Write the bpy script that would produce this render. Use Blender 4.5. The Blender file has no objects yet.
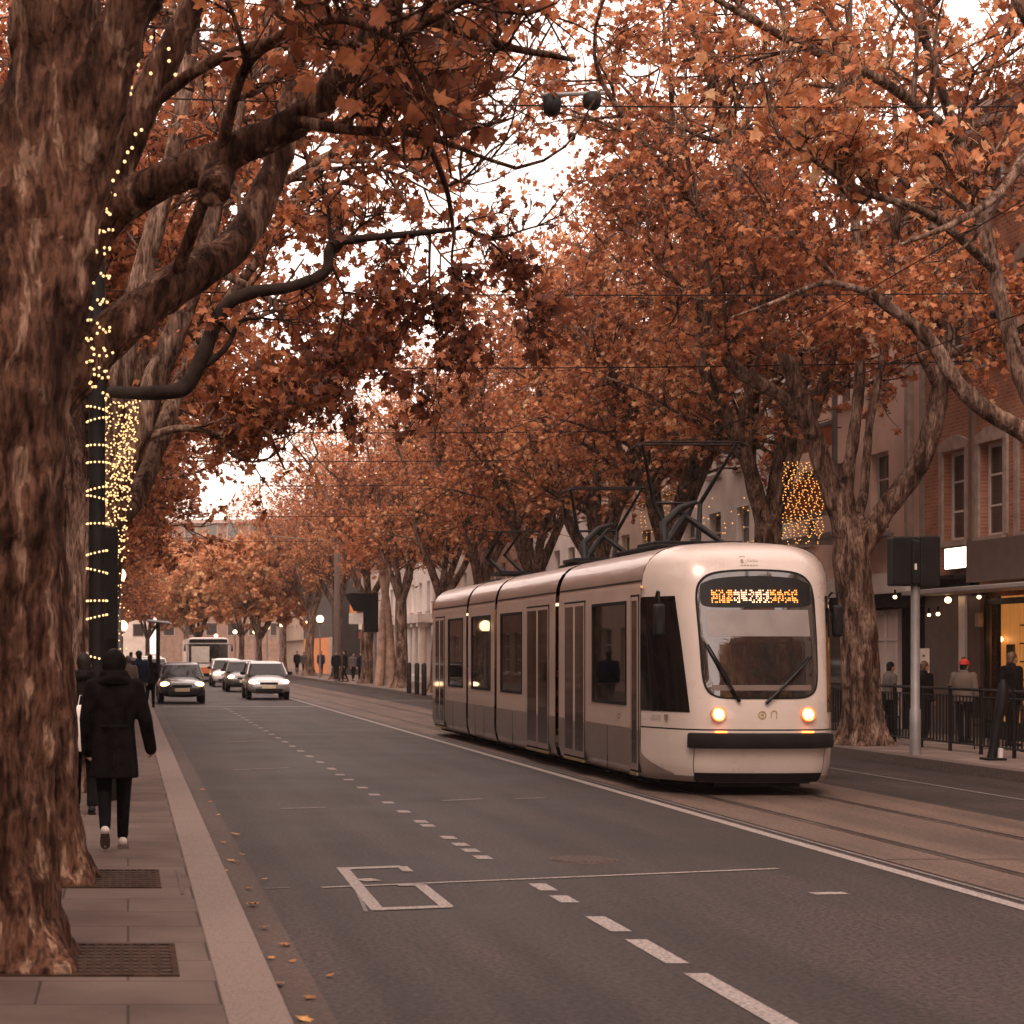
import bpy, math, random
import numpy as np
from mathutils import Vector, Matrix, Euler
R = math.radians
scene = bpy.context.scene
COL = scene.collection

# ---------------------------------------------------------------- camera, sky, sun, exposure
F = 1800.0                      # focal length in picture widths of 1024
CH = 1.85
cd = bpy.data.cameras.new('camera'); cam = bpy.data.objects.new('camera', cd); COL.objects.link(cam)
cam.location = (0, 0, CH); cam.rotation_euler = (R(90), 0, 0)
cd.sensor_width = 36; cd.lens = 36 * F / 1024
cd.shift_x = 384 / 1024; cd.shift_y = 140 / 1024
cd.clip_start = 0.1; cd.clip_end = 3000
cd.dof.use_dof = True; cd.dof.focus_distance = 25; cd.dof.aperture_fstop = 5.0
scene.camera = cam

world = bpy.data.worlds.new('World'); scene.world = world; world.use_nodes = True
nt = world.node_tree; nt.nodes.clear()
wo = nt.nodes.new('ShaderNodeOutputWorld'); add = nt.nodes.new('ShaderNodeAddShader')
bg1 = nt.nodes.new('ShaderNodeBackground'); bg2 = nt.nodes.new('ShaderNodeBackground')
sky = nt.nodes.new('ShaderNodeTexSky'); sky.sky_type = 'NISHITA'; sky.sun_disc = False
SUN_EL, SUN_AZ = 50, 200
sky.sun_elevation = R(SUN_EL); sky.sun_rotation = R(SUN_AZ)
tint = nt.nodes.new('ShaderNodeMixRGB'); tint.blend_type = 'MULTIPLY'; tint.inputs[0].default_value = 1
tint.inputs[2].default_value = (1, .62, .42, 1)
bg1.inputs[1].default_value = .05
# overcast cloud layer
tc = nt.nodes.new('ShaderNodeTexCoord'); nz = nt.nodes.new('ShaderNodeTexNoise'); nz.inputs['Scale'].default_value = 2.2
nz.inputs['Detail'].default_value = 6
cr = nt.nodes.new('ShaderNodeValToRGB')
cr.color_ramp.elements[0].position = .3; cr.color_ramp.elements[0].color = (.80, .61, .54, 1)
cr.color_ramp.elements[1].position = .75; cr.color_ramp.elements[1].color = (1.0, .785, .70, 1)
bg2.inputs[1].default_value = 1.0
L = nt.links.new
L(sky.outputs[0], tint.inputs[1]); L(tint.outputs[0], bg1.inputs[0])
L(tc.outputs['Generated'], nz.inputs['Vector']); L(nz.outputs['Fac'], cr.inputs[0]); L(cr.outputs[0], bg2.inputs[0])
L(bg1.outputs[0], add.inputs[0]); L(bg2.outputs[0], add.inputs[1]); L(add.outputs[0], wo.inputs[0])

sd = bpy.data.lights.new('sun', 'SUN'); sd.energy = 0.8; sd.angle = R(25); sd.color = (1, .8, .68)
sun = bpy.data.objects.new('sun', sd); COL.objects.link(sun)
sun.rotation_euler = (R(90 - SUN_EL), 0, R(180 - SUN_AZ))
scene.view_settings.view_transform = 'Standard'; scene.view_settings.look = 'None'
scene.view_settings.exposure = 1.36; scene.view_settings.gamma = 1
scene.cycles.max_bounces = 6; scene.cycles.diffuse_bounces = 3; scene.cycles.glossy_bounces = 3
scene.cycles.transparent_max_bounces = 6; scene.cycles.use_denoising = True
scene.cycles.sample_clamp_indirect = 6

# ---------------------------------------------------------------- helpers
def P(px, py, d):
    return np.array([(px - 128) / F * d, d, CH + (652 - py) / F * d])
def PX(px, X):              # distance at which a plane X meets picture column px
    return F * X / (px - 128)
ORG = {}
def link(o, parent=None):
    COL.objects.link(o)
    if parent is not None: o.parent = parent
    return o
def tag(o, label=None, cat=None, group=None, kind=None):
    if label: o['label'] = label
    if cat: o['category'] = cat
    if group: o['group'] = group
    if kind: o['kind'] = kind
    return o
def thing(name, label, cat, loc=(0, 0, 0), rz=0, group=None):
    o = bpy.data.objects.new(name, None); o.empty_display_size = .2
    COL.objects.link(o); o.location = loc; o.rotation_euler.z = rz
    ORG[o] = np.array(loc, float)
    return tag(o, label, cat, group)
def dup(root, loc=None, rz=None, label=None, scale=None, parent=None):
    r = root.copy(); COL.objects.link(r)
    if loc is not None: r.location = loc
    if rz is not None: r.rotation_euler.z = rz
    if scale is not None: r.scale = (scale,) * 3 if not hasattr(scale, '__len__') else scale
    if label: r['label'] = label
    def rec(src, dst):
        for ch in list(src.children):
            c = ch.copy(); COL.objects.link(c); c.parent = dst; rec(ch, c)
    rec(root, r)
    return r

class MB:
    def __init__(s): s.v = []; s.f = []
    def add(s, vs, fs):
        b = len(s.v); s.v.extend([tuple(map(float, v)) for v in vs]); s.f.extend([tuple(b + i for i in f) for f in fs])
        return s
    def box(s, x0, x1, y0, y1, z0, z1):
        return s.add([(x0,y0,z0),(x1,y0,z0),(x1,y1,z0),(x0,y1,z0),(x0,y0,z1),(x1,y0,z1),(x1,y1,z1),(x0,y1,z1)],
              [(0,3,2,1),(4,5,6,7),(0,1,5,4),(1,2,6,5),(2,3,7,6),(3,0,4,7)])
    def obox(s, c, sx, sy, sz, M=None):      # oriented box, centre c, full sizes
        M = M or Matrix.Identity(3); c = Vector(c)
        vs = [c + M @ Vector((a*sx/2, b*sy/2, d*sz/2)) for d in (-1,1) for a, b in ((-1,-1),(1,-1),(1,1),(-1,1))]
        return s.add(vs, [(0,3,2,1),(4,5,6,7),(0,1,5,4),(1,2,6,5),(2,3,7,6),(3,0,4,7)])
    def tube(s, pts, rad, n=8, caps=True):
        pts = [np.array(p, float) for p in pts]
        if not hasattr(rad, '__len__'): rad = [rad] * len(pts)
        m = len(pts); b = len(s.v)
        t0 = pts[1] - pts[0]; up = np.array([0, 0, 1.]) if abs(t0[2]) < .9 * np.linalg.norm(t0) else np.array([1., 0, 0])
        ang = np.arange(n) * 2 * math.pi / n; ca, sa = np.cos(ang), np.sin(ang)
        for i in range(m):
            t = pts[min(i+1, m-1)] - pts[max(i-1, 0)]; t = t / (np.linalg.norm(t) + 1e-9)
            u = np.cross(t, up); u /= np.linalg.norm(u) + 1e-9; w = np.cross(u, t); up = w
            ring = pts[i] + rad[i] * (ca[:, None] * u + sa[:, None] * w)
            s.v.extend([tuple(q) for q in ring])
        for i in range(m - 1):
            for k in range(n):
                a = b + i*n + k; c = b + i*n + (k+1) % n
                s.f.append((a, c, c + n, a + n))
        if caps:
            s.f.append(tuple(b + k for k in range(n))[::-1]); s.f.append(tuple(b + (m-1)*n + k for k in range(n)))
        return s
    def cyl(s, p0, p1, r0, r1=None, n=16): return s.tube([p0, p1], [r0, r0 if r1 is None else r1], n)
    def ell(s, c, r, n=12, m=8, M=None):
        b = len(s.v); M = M or Matrix.Identity(3); c = Vector(c)
        if not hasattr(r, '__len__'): r = (r, r, r)
        s.v.append(tuple(c + M @ Vector((0, 0, r[2]))))
        for i in range(1, m):
            ph = math.pi * i / m
            for k in range(n):
                a = 2 * math.pi * k / n
                s.v.append(tuple(c + M @ Vector((r[0]*math.sin(ph)*math.cos(a), r[1]*math.sin(ph)*math.sin(a), r[2]*math.cos(ph)))))
        s.v.append(tuple(c + M @ Vector((0, 0, -r[2])))); e = len(s.v) - 1
        for k in range(n): s.f.append((b, b+1+k, b+1+(k+1)%n)); s.f.append((e, b+1+(m-2)*n+(k+1)%n, b+1+(m-2)*n+k))
        for i in range(m-2):
            for k in range(n):
                a = b+1+i*n+k; c2 = b+1+i*n+(k+1)%n
                s.f.append((a, a+n, c2+n, c2))
        return s
    def loft(s, rings, closed=True, caps=True):
        n = len(rings[0]); b = len(s.v)
        for r in rings: s.v.extend([tuple(map(float, q)) for q in r])
        for i in range(len(rings)-1):
            for k in range(n if closed else n-1):
                a = b+i*n+k; c = b+i*n+(k+1)%n
                s.f.append((a, c, c+n, a+n))
        if caps and closed:
            s.f.append(tuple(b+k for k in range(n))[::-1]); s.f.append(tuple(b+(len(rings)-1)*n+k for k in range(n)))
        return s
    def prism(s, poly, z0, z1):       # poly list of (x,y), ccw
        n = len(poly)
        return s.loft([[(x, y, z0) for x, y in poly], [(x, y, z1) for x, y in poly]])
    def sheet(s, poly, z): return s.add([(x, y, z) for x, y in poly], [tuple(range(len(poly)))])
    def build(s, name, m, parent=None, local=False, smooth=False, bevel=0, label=None, solid=0):
        me = bpy.data.meshes.new(name)
        v = np.array(s.v, float)
        if parent is not None and not local:
            q = parent; off = np.zeros(3)
            while q is not None: off += ORG.get(q, np.zeros(3)); q = q.parent
            v = v - off
        me.from_pydata([tuple(a) for a in v], [], s.f); me.update()
        if smooth:
            me.polygons.foreach_set('use_smooth', [True] * len(me.polygons))
            try: me.set_sharp_from_angle(angle=R(smooth if smooth > 1 else 40))
            except Exception: pass
        if m: me.materials.append(m)
        o = link(bpy.data.objects.new(name, me), parent)
        if bevel:
            b = o.modifiers.new('bevel', 'BEVEL'); b.width = bevel; b.segments = 2; b.limit_method = 'ANGLE'
        if solid:
            b = o.modifiers.new('solid', 'SOLIDIFY'); b.thickness = solid; b.offset = 0
        if label: o['label'] = label
        return o

def remesh(mb, name, m, voxel, parent=None, smooth=3):
    """one continuous surface out of overlapping volumes"""
    me = bpy.data.meshes.new('tmp'); me.from_pydata(mb.v, [], mb.f); me.update()
    o = bpy.data.objects.new('tmp', me); COL.objects.link(o)
    r = o.modifiers.new('r', 'REMESH'); r.mode = 'VOXEL'; r.voxel_size = voxel; r.use_smooth_shade = True
    if smooth:
        q = o.modifiers.new('s', 'SMOOTH'); q.factor = .5; q.iterations = smooth
    dg = bpy.context.evaluated_depsgraph_get(); dg.update()
    nm = bpy.data.meshes.new_from_object(o.evaluated_get(dg)); nm.name = name
    bpy.data.objects.remove(o); bpy.data.meshes.remove(me)
    nm.materials.clear(); nm.materials.append(m)
    nm.polygons.foreach_set('use_smooth', [True] * len(nm.polygons))
    return link(bpy.data.objects.new(name, nm), parent)

def bark_bumps(o, amp, sc):
    tx = bpy.data.textures.new('bark_bumps', 'CLOUDS'); tx.noise_scale = sc; tx.noise_depth = 3
    d = o.modifiers.new('disp', 'DISPLACE'); d.texture = tx; d.strength = amp; d.mid_level = .5; d.texture_coords = 'LOCAL'
# ---------------------------------------------------------------- materials
def mat(name, base, rough=.6, metal=0, var=.12, scale=4, detail=4, bump=0, bscale=30, bdist=.02, ior=1.5, coat=0,
        emit=None, estr=0, stretch=(1, 1, 1), base2=None, spread=(.35, .65), rvar=0):
    m = bpy.data.materials.new(name); m.use_nodes = True; t = m.node_tree; b = t.nodes['Principled BSDF']
    c = t.nodes.new('ShaderNodeTexCoord'); mp = t.nodes.new('ShaderNodeMapping'); mp.inputs['Scale'].default_value = stretch
    n = t.nodes.new('ShaderNodeTexNoise'); n.inputs['Scale'].default_value = scale; n.inputs['Detail'].default_value = detail
    r = t.nodes.new('ShaderNodeValToRGB')
    lo = [x * (1 - var) for x in base]; hi = [min(1, x * (1 + var)) for x in (base2 or base)]
    r.color_ramp.elements[0].position = spread[0]; r.color_ramp.elements[1].position = spread[1]
    r.color_ramp.elements[0].color = (*lo, 1); r.color_ramp.elements[1].color = (*hi, 1)
    k = t.links.new
    k(c.outputs['Object'], mp.inputs[0]); k(mp.outputs[0], n.inputs['Vector']); k(n.outputs['Fac'], r.inputs[0]); k(r.outputs[0], b.inputs['Base Color'])
    b.inputs['Roughness'].default_value = rough; b.inputs['Metallic'].default_value = metal; b.inputs['IOR'].default_value = ior
    b.inputs['Coat Weight'].default_value = coat
    if rvar:
        mr = t.nodes.new('ShaderNodeMapRange'); mr.inputs[3].default_value = max(0, rough - rvar); mr.inputs[4].default_value = min(1, rough + rvar)
        k(n.outputs['Fac'], mr.inputs[0]); k(mr.outputs[0], b.inputs['Roughness'])
    if bump:
        n2 = t.nodes.new('ShaderNodeTexNoise'); n2.inputs['Scale'].default_value = bscale; n2.inputs['Detail'].default_value = 5
        bp = t.nodes.new('ShaderNodeBump'); bp.inputs['Strength'].default_value = bump; bp.inputs['Distance'].default_value = bdist
        k(mp.outputs[0], n2.inputs['Vector']); k(n2.outputs['Fac'], bp.inputs['Height']); k(bp.outputs[0], b.inputs['Normal'])
    if emit:
        b.inputs['Emission Color'].default_value = (*emit, 1); b.inputs['Emission Strength'].default_value = estr
    return m
def noMIS(m):
    try: m.cycles.emission_sampling = 'NONE'
    except Exception: pass
    return m
M = {}
def mix_node(t, blend='MIX', fac=.5):
    x = t.nodes.new('ShaderNodeMixRGB'); x.blend_type = blend; x.inputs[0].default_value = fac; return x
def asphalt(name, lo, hi, patch=.25):
    m = bpy.data.materials.new(name); m.use_nodes = True; t = m.node_tree; b = t.nodes['Principled BSDF']; k = t.links.new
    c = t.nodes.new('ShaderNodeTexCoord')
    n1 = t.nodes.new('ShaderNodeTexNoise'); n1.inputs['Scale'].default_value = 26; n1.inputs['Detail'].default_value = 4; n1.inputs['Roughness'].default_value = .7
    n2 = t.nodes.new('ShaderNodeTexNoise'); n2.inputs['Scale'].default_value = .5; n2.inputs['Detail'].default_value = 6
    mp = t.nodes.new('ShaderNodeMapping'); mp.inputs['Scale'].default_value = (1.6, .12, 1)
    n3 = t.nodes.new('ShaderNodeTexNoise'); n3.inputs['Scale'].default_value = 1.2; n3.inputs['Detail'].default_value = 5
    r = t.nodes.new('ShaderNodeValToRGB'); r.color_ramp.elements[0].position = .40; r.color_ramp.elements[1].position = .60
    r.color_ramp.elements[0].color = (*lo, 1); r.color_ramp.elements[1].color = (*hi, 1)
    r2 = t.nodes.new('ShaderNodeValToRGB'); r2.color_ramp.elements[0].position = .35; r2.color_ramp.elements[1].position = .7
    g = 1 - patch; r2.color_ramp.elements[0].color = (g, g, g, 1); r2.color_ramp.elements[1].color = (1.12, 1.1, 1.08, 1)
    r3 = t.nodes.new('ShaderNodeValToRGB'); r3.color_ramp.elements[0].position = .38; r3.color_ramp.elements[1].position = .62
    r3.color_ramp.elements[0].color = (g, g, g, 1); r3.color_ramp.elements[1].color = (1.08, 1.06, 1.05, 1)
    m1 = mix_node(t, 'MULTIPLY', 1); m2 = mix_node(t, 'MULTIPLY', 1)
    k(c.outputs['Object'], n1.inputs[0]); k(c.outputs['Object'], n2.inputs[0]); k(c.outputs['Object'], mp.inputs[0]); k(mp.outputs[0], n3.inputs[0])
    k(n1.outputs['Fac'], r.inputs[0]); k(n2.outputs['Fac'], r2.inputs[0]); k(n3.outputs['Fac'], r3.inputs[0])
    k(r.outputs[0], m1.inputs[1]); k(r2.outputs[0], m1.inputs[2]); k(m1.outputs[0], m2.inputs[1]); k(r3.outputs[0], m2.inputs[2])
    k(m2.outputs[0], b.inputs['Base Color'])
    b.inputs['IOR'].default_value = 1.33
    bp = t.nodes.new('ShaderNodeBump'); bp.inputs['Strength'].default_value = .5; bp.inputs['Distance'].default_value = .008
    k(n1.outputs['Fac'], bp.inputs['Height']); k(bp.outputs[0], b.inputs['Normal'])
    mr = t.nodes.new('ShaderNodeMapRange'); mr.inputs[3].default_value = .5; mr.inputs[4].default_value = .8
    k(n2.outputs['Fac'], mr.inputs[0]); k(mr.outputs[0], b.inputs['Roughness'])
    return m
M['asphalt'] = asphalt('asphalt', (.014, .0102, .0100), (.062, .046, .0445), .35)
M['asphalt_far'] = asphalt('asphalt_lane', (.055, .046, .043), (.10, .085, .08), .25)
M['gutter'] = asphalt('gutter_stone', (.040, .028, .023), (.085, .060, .049), .25)
M['trackbed'] = asphalt('trackbed_concrete', (.075, .052, .042), (.155, .110, .09), .28)
M['kerb'] = mat('granite_kerb', (.155, .115, .098), .75, var=.25, scale=60, detail=3, bump=.2, bscale=60)
M['ground'] = mat('ground_soil', (.09, .07, .055), .9, var=.3, scale=.3)
M['paint'] = mat('road_paint', (.13, .108, .098), .75, var=.3, scale=45, detail=8, base2=(.235, .205, .19), spread=(.3, .6))
M['paint_worn'] = mat('worn_road_paint', (.06, .05, .046), .7, var=.3, scale=40, detail=8, base2=(.15, .13, .12), spread=(.35, .65))
def brick_mat(name, c1, c2, mortar, sx, bw, bh, msize, vertical=False, rough=.8, bump=.4, swap=False, vary=.3, off=.5):
    m = bpy.data.materials.new(name); m.use_nodes = True; t = m.node_tree; b = t.nodes['Principled BSDF']; k = t.links.new
    c = t.nodes.new('ShaderNodeTexCoord'); s = t.nodes.new('ShaderNodeSeparateXYZ'); cb = t.nodes.new('ShaderNodeCombineXYZ')
    k(c.outputs['Object'], s.inputs[0])
    if vertical: k(s.outputs['Y'], cb.inputs['X']); k(s.outputs['Z'], cb.inputs['Y'])
    elif swap: k(s.outputs['Y'], cb.inputs['X']); k(s.outputs['X'], cb.inputs['Y'])
    else: k(s.outputs['X'], cb.inputs['X']); k(s.outputs['Y'], cb.inputs['Y'])
    br = t.nodes.new('ShaderNodeTexBrick'); br.inputs['Scale'].default_value = sx; br.inputs['Brick Width'].default_value = bw
    br.inputs['Row Height'].default_value = bh; br.inputs['Mortar Size'].default_value = msize; br.offset = off
    br.inputs['Color1'].default_value = (*c1, 1); br.inputs['Color2'].default_value = (*c2, 1); br.inputs['Mortar'].default_value = (*mortar, 1)
    k(cb.outputs[0], br.inputs['Vector'])
    n = t.nodes.new('ShaderNodeTexNoise'); n.inputs['Scale'].default_value = 1.7; n.inputs['Detail'].default_value = 8
    r = t.nodes.new('ShaderNodeValToRGB'); r.color_ramp.elements[0].position = .33; r.color_ramp.elements[1].position = .68
    g = 1 - vary; r.color_ramp.elements[0].color = (g, g*.97, g*.95, 1); r.color_ramp.elements[1].color = (1.1, 1.1, 1.1, 1)
    k(c.outputs['Object'], n.inputs[0]); k(n.outputs['Fac'], r.inputs[0])
    mx = mix_node(t, 'MULTIPLY', 1); k(br.outputs['Color'], mx.inputs[1]); k(r.outputs[0], mx.inputs[2]); k(mx.outputs[0], b.inputs['Base Color'])
    b.inputs['Roughness'].default_value = rough; b.inputs['IOR'].default_value = 1.3
    n5 = t.nodes.new('ShaderNodeTexNoise'); n5.inputs['Scale'].default_value = 40; k(c.outputs['Object'], n5.inputs[0])
    ma = t.nodes.new('ShaderNodeMath'); ma.operation = 'MULTIPLY_ADD'; ma.inputs[1].default_value = -1.5
    k(br.outputs['Fac'], ma.inputs[0]); k(n5.outputs['Fac'], ma.inputs[2])
    bp = t.nodes.new('ShaderNodeBump'); bp.inputs['Strength'].default_value = bump; bp.inputs['Distance'].default_value = .01
    k(ma.outputs[0], bp.inputs['Height']); k(bp.outputs[0], b.inputs['Normal'])
    return m
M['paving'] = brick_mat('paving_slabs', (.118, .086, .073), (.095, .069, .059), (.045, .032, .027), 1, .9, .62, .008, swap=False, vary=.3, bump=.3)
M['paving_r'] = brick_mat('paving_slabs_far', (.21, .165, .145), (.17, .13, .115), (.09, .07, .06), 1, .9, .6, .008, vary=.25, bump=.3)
M['brick'] = brick_mat('red_brick', (.44, .19, .11), (.33, .13, .075), (.40, .26, .19), 1, .22, .075, .010, vertical=True, vary=.3)
M['brick2'] = brick_mat('brown_brick', (.27, .14, .09), (.20, .10, .07), (.25, .18, .14), 1, .22, .075, .010, vertical=True, vary=.3)

def bark_mat(name, dark, mid, pale, amount=.55):
    m = bpy.data.materials.new(name); m.use_nodes = True; t = m.node_tree; b = t.nodes['Principled BSDF']; k = t.links.new
    c = t.nodes.new('ShaderNodeTexCoord'); mp = t.nodes.new('ShaderNodeMapping'); mp.inputs['Scale'].default_value = (1, 1, .24)
    k(c.outputs['Object'], mp.inputs[0])
    n1 = t.nodes.new('ShaderNodeTexNoise'); n1.inputs['Scale'].default_value = 8.0; n1.inputs['Detail'].default_value = 8; n1.inputs['Distortion'].default_value = .6
    n2 = t.nodes.new('ShaderNodeTexNoise'); n2.inputs['Scale'].default_value = 34; n2.inputs['Detail'].default_value = 8
    n3 = t.nodes.new('ShaderNodeTexNoise'); n3.inputs['Scale'].default_value = 1.4; n3.inputs['Detail'].default_value = 3
    for n in (n1, n2): k(mp.outputs[0], n.inputs[0])
    k(c.outputs['Object'], n3.inputs[0])
    r1 = t.nodes.new('ShaderNodeValToRGB'); e = r1.color_ramp.elements
    e[0].position = .40; e[0].color = (*dark, 1); e[1].position = .47; e[1].color = (*mid, 1)
    q = e.new(.55 + (.5 - amount) * .2); q.color = (*[x * 1.12 for x in mid], 1)
    q = e.new(.59 + (.5 - amount) * .2); q.color = (*pale, 1)
    r2 = t.nodes.new('ShaderNodeValToRGB'); r2.color_ramp.elements[0].position = .35; r2.color_ramp.elements[0].color = (.36, .34, .33, 1)
    r2.color_ramp.elements[1].position = .58; r2.color_ramp.elements[1].color = (1.1, 1.1, 1.1, 1)
    k(n1.outputs['Fac'], r1.inputs[0]); k(n2.outputs['Fac'], r2.inputs[0])
    mx = mix_node(t, 'MULTIPLY', 1); k(r1.outputs[0], mx.inputs[1]); k(r2.outputs[0], mx.inputs[2])
    r3 = t.nodes.new('ShaderNodeValToRGB'); r3.color_ramp.elements[0].position = .35; r3.color_ramp.elements[0].color = (.62, .6, .58, 1)
    r3.color_ramp.elements[1].position = .62; r3.color_ramp.elements[1].color = (1.1, 1.08, 1.06, 1)
    k(n3.outputs['Fac'], r3.inputs[0]); m2 = mix_node(t, 'MULTIPLY', 1); k(mx.outputs[0], m2.inputs[1]); k(r3.outputs[0], m2.inputs[2])
    k(m2.outputs[0], b.inputs['Base Color']); b.inputs['Roughness'].default_value = .85; b.inputs['IOR'].default_value = 1.2
    ad = t.nodes.new('ShaderNodeMath'); ad.operation = 'ADD'; k(r1.outputs[0], ad.inputs[0]); k(n2.outputs['Fac'], ad.inputs[1])
    bp = t.nodes.new('ShaderNodeBump'); bp.inputs['Strength'].default_value = .9; bp.inputs['Distance'].default_value = .035
    bp.inputs['Distance'].default_value = .05
    k(ad.outputs[0], bp.inputs['Height']); k(bp.outputs[0], b.inputs['Normal'])
    return m
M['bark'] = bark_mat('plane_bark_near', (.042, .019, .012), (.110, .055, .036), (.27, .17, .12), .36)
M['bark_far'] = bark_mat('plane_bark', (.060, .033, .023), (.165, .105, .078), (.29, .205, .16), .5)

def leaf_mat(name, stops, transl=.35):
    m = bpy.data.materials.new(name); m.use_nodes = True; t = m.node_tree; b = t.nodes['Principled BSDF']; k = t.links.new
    a = t.nodes.new('ShaderNodeAttribute'); a.attribute_name = 'rnd'
    r = t.nodes.new('ShaderNodeValToRGB'); e = r.color_ramp.elements
    e[0].position = stops[0][0]; e[0].color = (*stops[0][1], 1); e[1].position = stops[-1][0]; e[1].color = (*stops[-1][1], 1)
    for p, c in stops[1:-1]:
        q = e.new(p); q.color = (*c, 1)
    k(a.outputs['Fac'], r.inputs[0])
    c = t.nodes.new('ShaderNodeTexCoord'); n = t.nodes.new('ShaderNodeTexNoise'); n.inputs['Scale'].default_value = 14; n.inputs['Detail'].default_value = 4
    r2 = t.nodes.new('ShaderNodeValToRGB'); r2.color_ramp.elements[0].position = .35; r2.color_ramp.elements[0].color = (.7, .66, .62, 1)
    r2.color_ramp.elements[1].position = .65; r2.color_ramp.elements[1].color = (1.15, 1.15, 1.15, 1)
    k(c.outputs['Object'], n.inputs[0]); k(n.outputs['Fac'], r2.inputs[0])
    mx = mix_node(t, 'MULTIPLY', 1); k(r.outputs[0], mx.inputs[1]); k(r2.outputs[0], mx.inputs[2])
    k(mx.outputs[0], b.inputs['Base Color']); b.inputs['Roughness'].default_value = .5; b.inputs['IOR'].default_value = 1.35
    tr = t.nodes.new('ShaderNodeBsdfTranslucent'); k(mx.outputs[0], tr.inputs[0])
    ms = t.nodes.new('ShaderNodeMixShader'); ms.inputs[0].default_value = transl
    k(b.outputs[0], ms.inputs[1]); k(tr.outputs[0], ms.inputs[2]); k(ms.outputs[0], t.nodes['Material Output'].inputs[0])
    return m
M['leaf'] = leaf_mat('autumn_leaf', [(0, (.12, .040, .022)), (.25, (.29, .095, .044)), (.5, (.49, .180, .078)), (.72, (.62, .265, .118)), (.88, (.71, .37, .19)), (1, (.72, .48, .26))], .48)
M['leaf_dry'] = leaf_mat('dry_leaf', [(0, (.14, .06, .03)), (.5, (.36, .16, .06)), (1, (.50, .27, .09))], .1)

M['black'] = mat('black_paint', (.008, .007, .007), .5, var=.3, ior=1.3)
M['black_matt'] = mat('matt_black', (.010, .008, .008), .8, var=.3, ior=1.2)
M['grate'] = mat('rusty_iron', (.040, .023, .016), .9, var=.4, scale=8, ior=1.2)
M['rubber'] = mat('rubber', (.012, .010, .010), .85, var=.2, ior=1.3)
M['grey_metal'] = mat('grey_metal', (.22, .21, .21), .5, .3, var=.15, scale=3)
M['steel'] = mat('steel', (.35, .30, .27), .35, .9, var=.2, scale=8)
M['rail'] = mat('rail_steel', (.09, .07, .06), .35, .6, var=.3, scale=5)
M['wire'] = mat('wire', (.02, .014, .014), .8, var=.1, ior=1.2)
M['iron'] = mat('cast_iron', (.075, .05, .04), .65, .3, var=.4, scale=12, bump=.3)
M['tram_cream'] = mat('cream_paint', (.50, .43, .385), .28, var=.05, scale=1.5, coat=.5, rvar=.05)
M['tram_side'] = mat('silver_beige_paint', (.55, .43, .37), .33, .05, var=.07, scale=1.3, coat=.6, rvar=.06)
M['tram_roof'] = mat('roof_panel_paint', (.27, .20, .165), .42, .1, var=.08, scale=1.3, coat=.5, rvar=.06)
M['tram_low'] = mat('taupe_paint', (.23, .18, .16), .35, .15, var=.15, scale=2, coat=.4, rvar=.08)
M['glass'] = mat('dark_glass', (.025, .018, .015), .04, var=.1, ior=1.75)
M['glass_front'] = mat('windscreen_glass', (.02, .017, .016), .03, var=.1, ior=2.1)
M['glass_car'] = mat('car_glass', (.010, .008, .008), .06, var=.1, ior=1.38)
M['glass_win'] = mat('window_glass', (.035, .03, .028), .06, var=.2, scale=1.2, ior=1.7)
M['lamp_white'] = mat('lit_headlight', (1, .9, .75), .3, emit=(1, .72, .46), estr=3)
M['lamp_glow'] = mat('lit_globe', (1, .9, .8), .3, emit=(1, .60, .30), estr=2.6)
M['amber_glow'] = mat('lit_amber', (1, .4, .1), .3, emit=(1, .16, .03), estr=2.2)
M['sign_lit'] = mat('lit_sign', (1, .95, .85), .4, emit=(1, .80, .58), estr=2.6)
M['display'] = noMIS(mat('amber_dots', (1, .5, .1), .4, emit=(1, .26, .05), estr=.8))
M['display_reflection'] = noMIS(mat('reflection_dots', (1, .8, .6), .4, emit=(1, .52, .28), estr=.8))  # middle dots paled to imitate a reflection over the display
M['bulb'] = noMIS(mat('fairy_bulb', (1, .8, .4), .4, emit=(1, .55, .24), estr=.60))
M['bulb_amber'] = noMIS(mat('amber_bulb', (1, .6, .2), .4, emit=(1, .42, .09), estr=.55))
M['wood_glow'] = mat('wood_interior_glow', (.45, .22, .08), .5, var=.5, scale=1.5, stretch=(6, 6, .6), emit=(.9, .33, .07), estr=.15)  # light inside the shop is put into the wood as glow
M['white'] = mat('white_render', (.68, .62, .57), .7, var=.1, scale=1.2, bump=.1)
M['cream'] = mat('cream_render', (.58, .50, .44), .75, var=.12, scale=1, bump=.1)
M['pink'] = mat('pink_render', (.66, .46, .37), .75, var=.1, scale=1, bump=.1)
M['tan'] = mat('tan_render', (.45, .34, .27), .75, var=.12, scale=1, bump=.1)
M['dark_wall'] = mat('dark_grey_cladding', (.075, .066, .064), .6, var=.2, scale=1)
M['stone'] = mat('stone_trim', (.34, .26, .22), .75, var=.2, scale=5, bump=.15)
M['frame'] = mat('white_frame', (.62, .56, .52), .5, var=.08)
M['taupe_panel'] = mat('taupe_panel', (.12, .085, .07), .55, var=.1)
M['orange_glow'] = mat('orange_shop_glow', (.45, .16, .06), .6, var=.25, scale=2, emit=(1, .3, .08), estr=.12)  # orange shop light put into the surface as a faint glow
M['red_panel'] = mat('red_panel', (.40, .11, .05), .6, var=.2)
M['glass_door'] = mat('door_glass', (.030, .017, .012), .06, var=.3, scale=3, ior=1.6)
M['glass_cab'] = mat('cab_glass', (.006, .005, .005), .05, var=.1, ior=1.42)
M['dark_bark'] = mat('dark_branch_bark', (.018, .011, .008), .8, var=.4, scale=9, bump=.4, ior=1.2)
M['skin'] = mat('skin', (.45, .26, .19), .5, var=.08)
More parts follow.
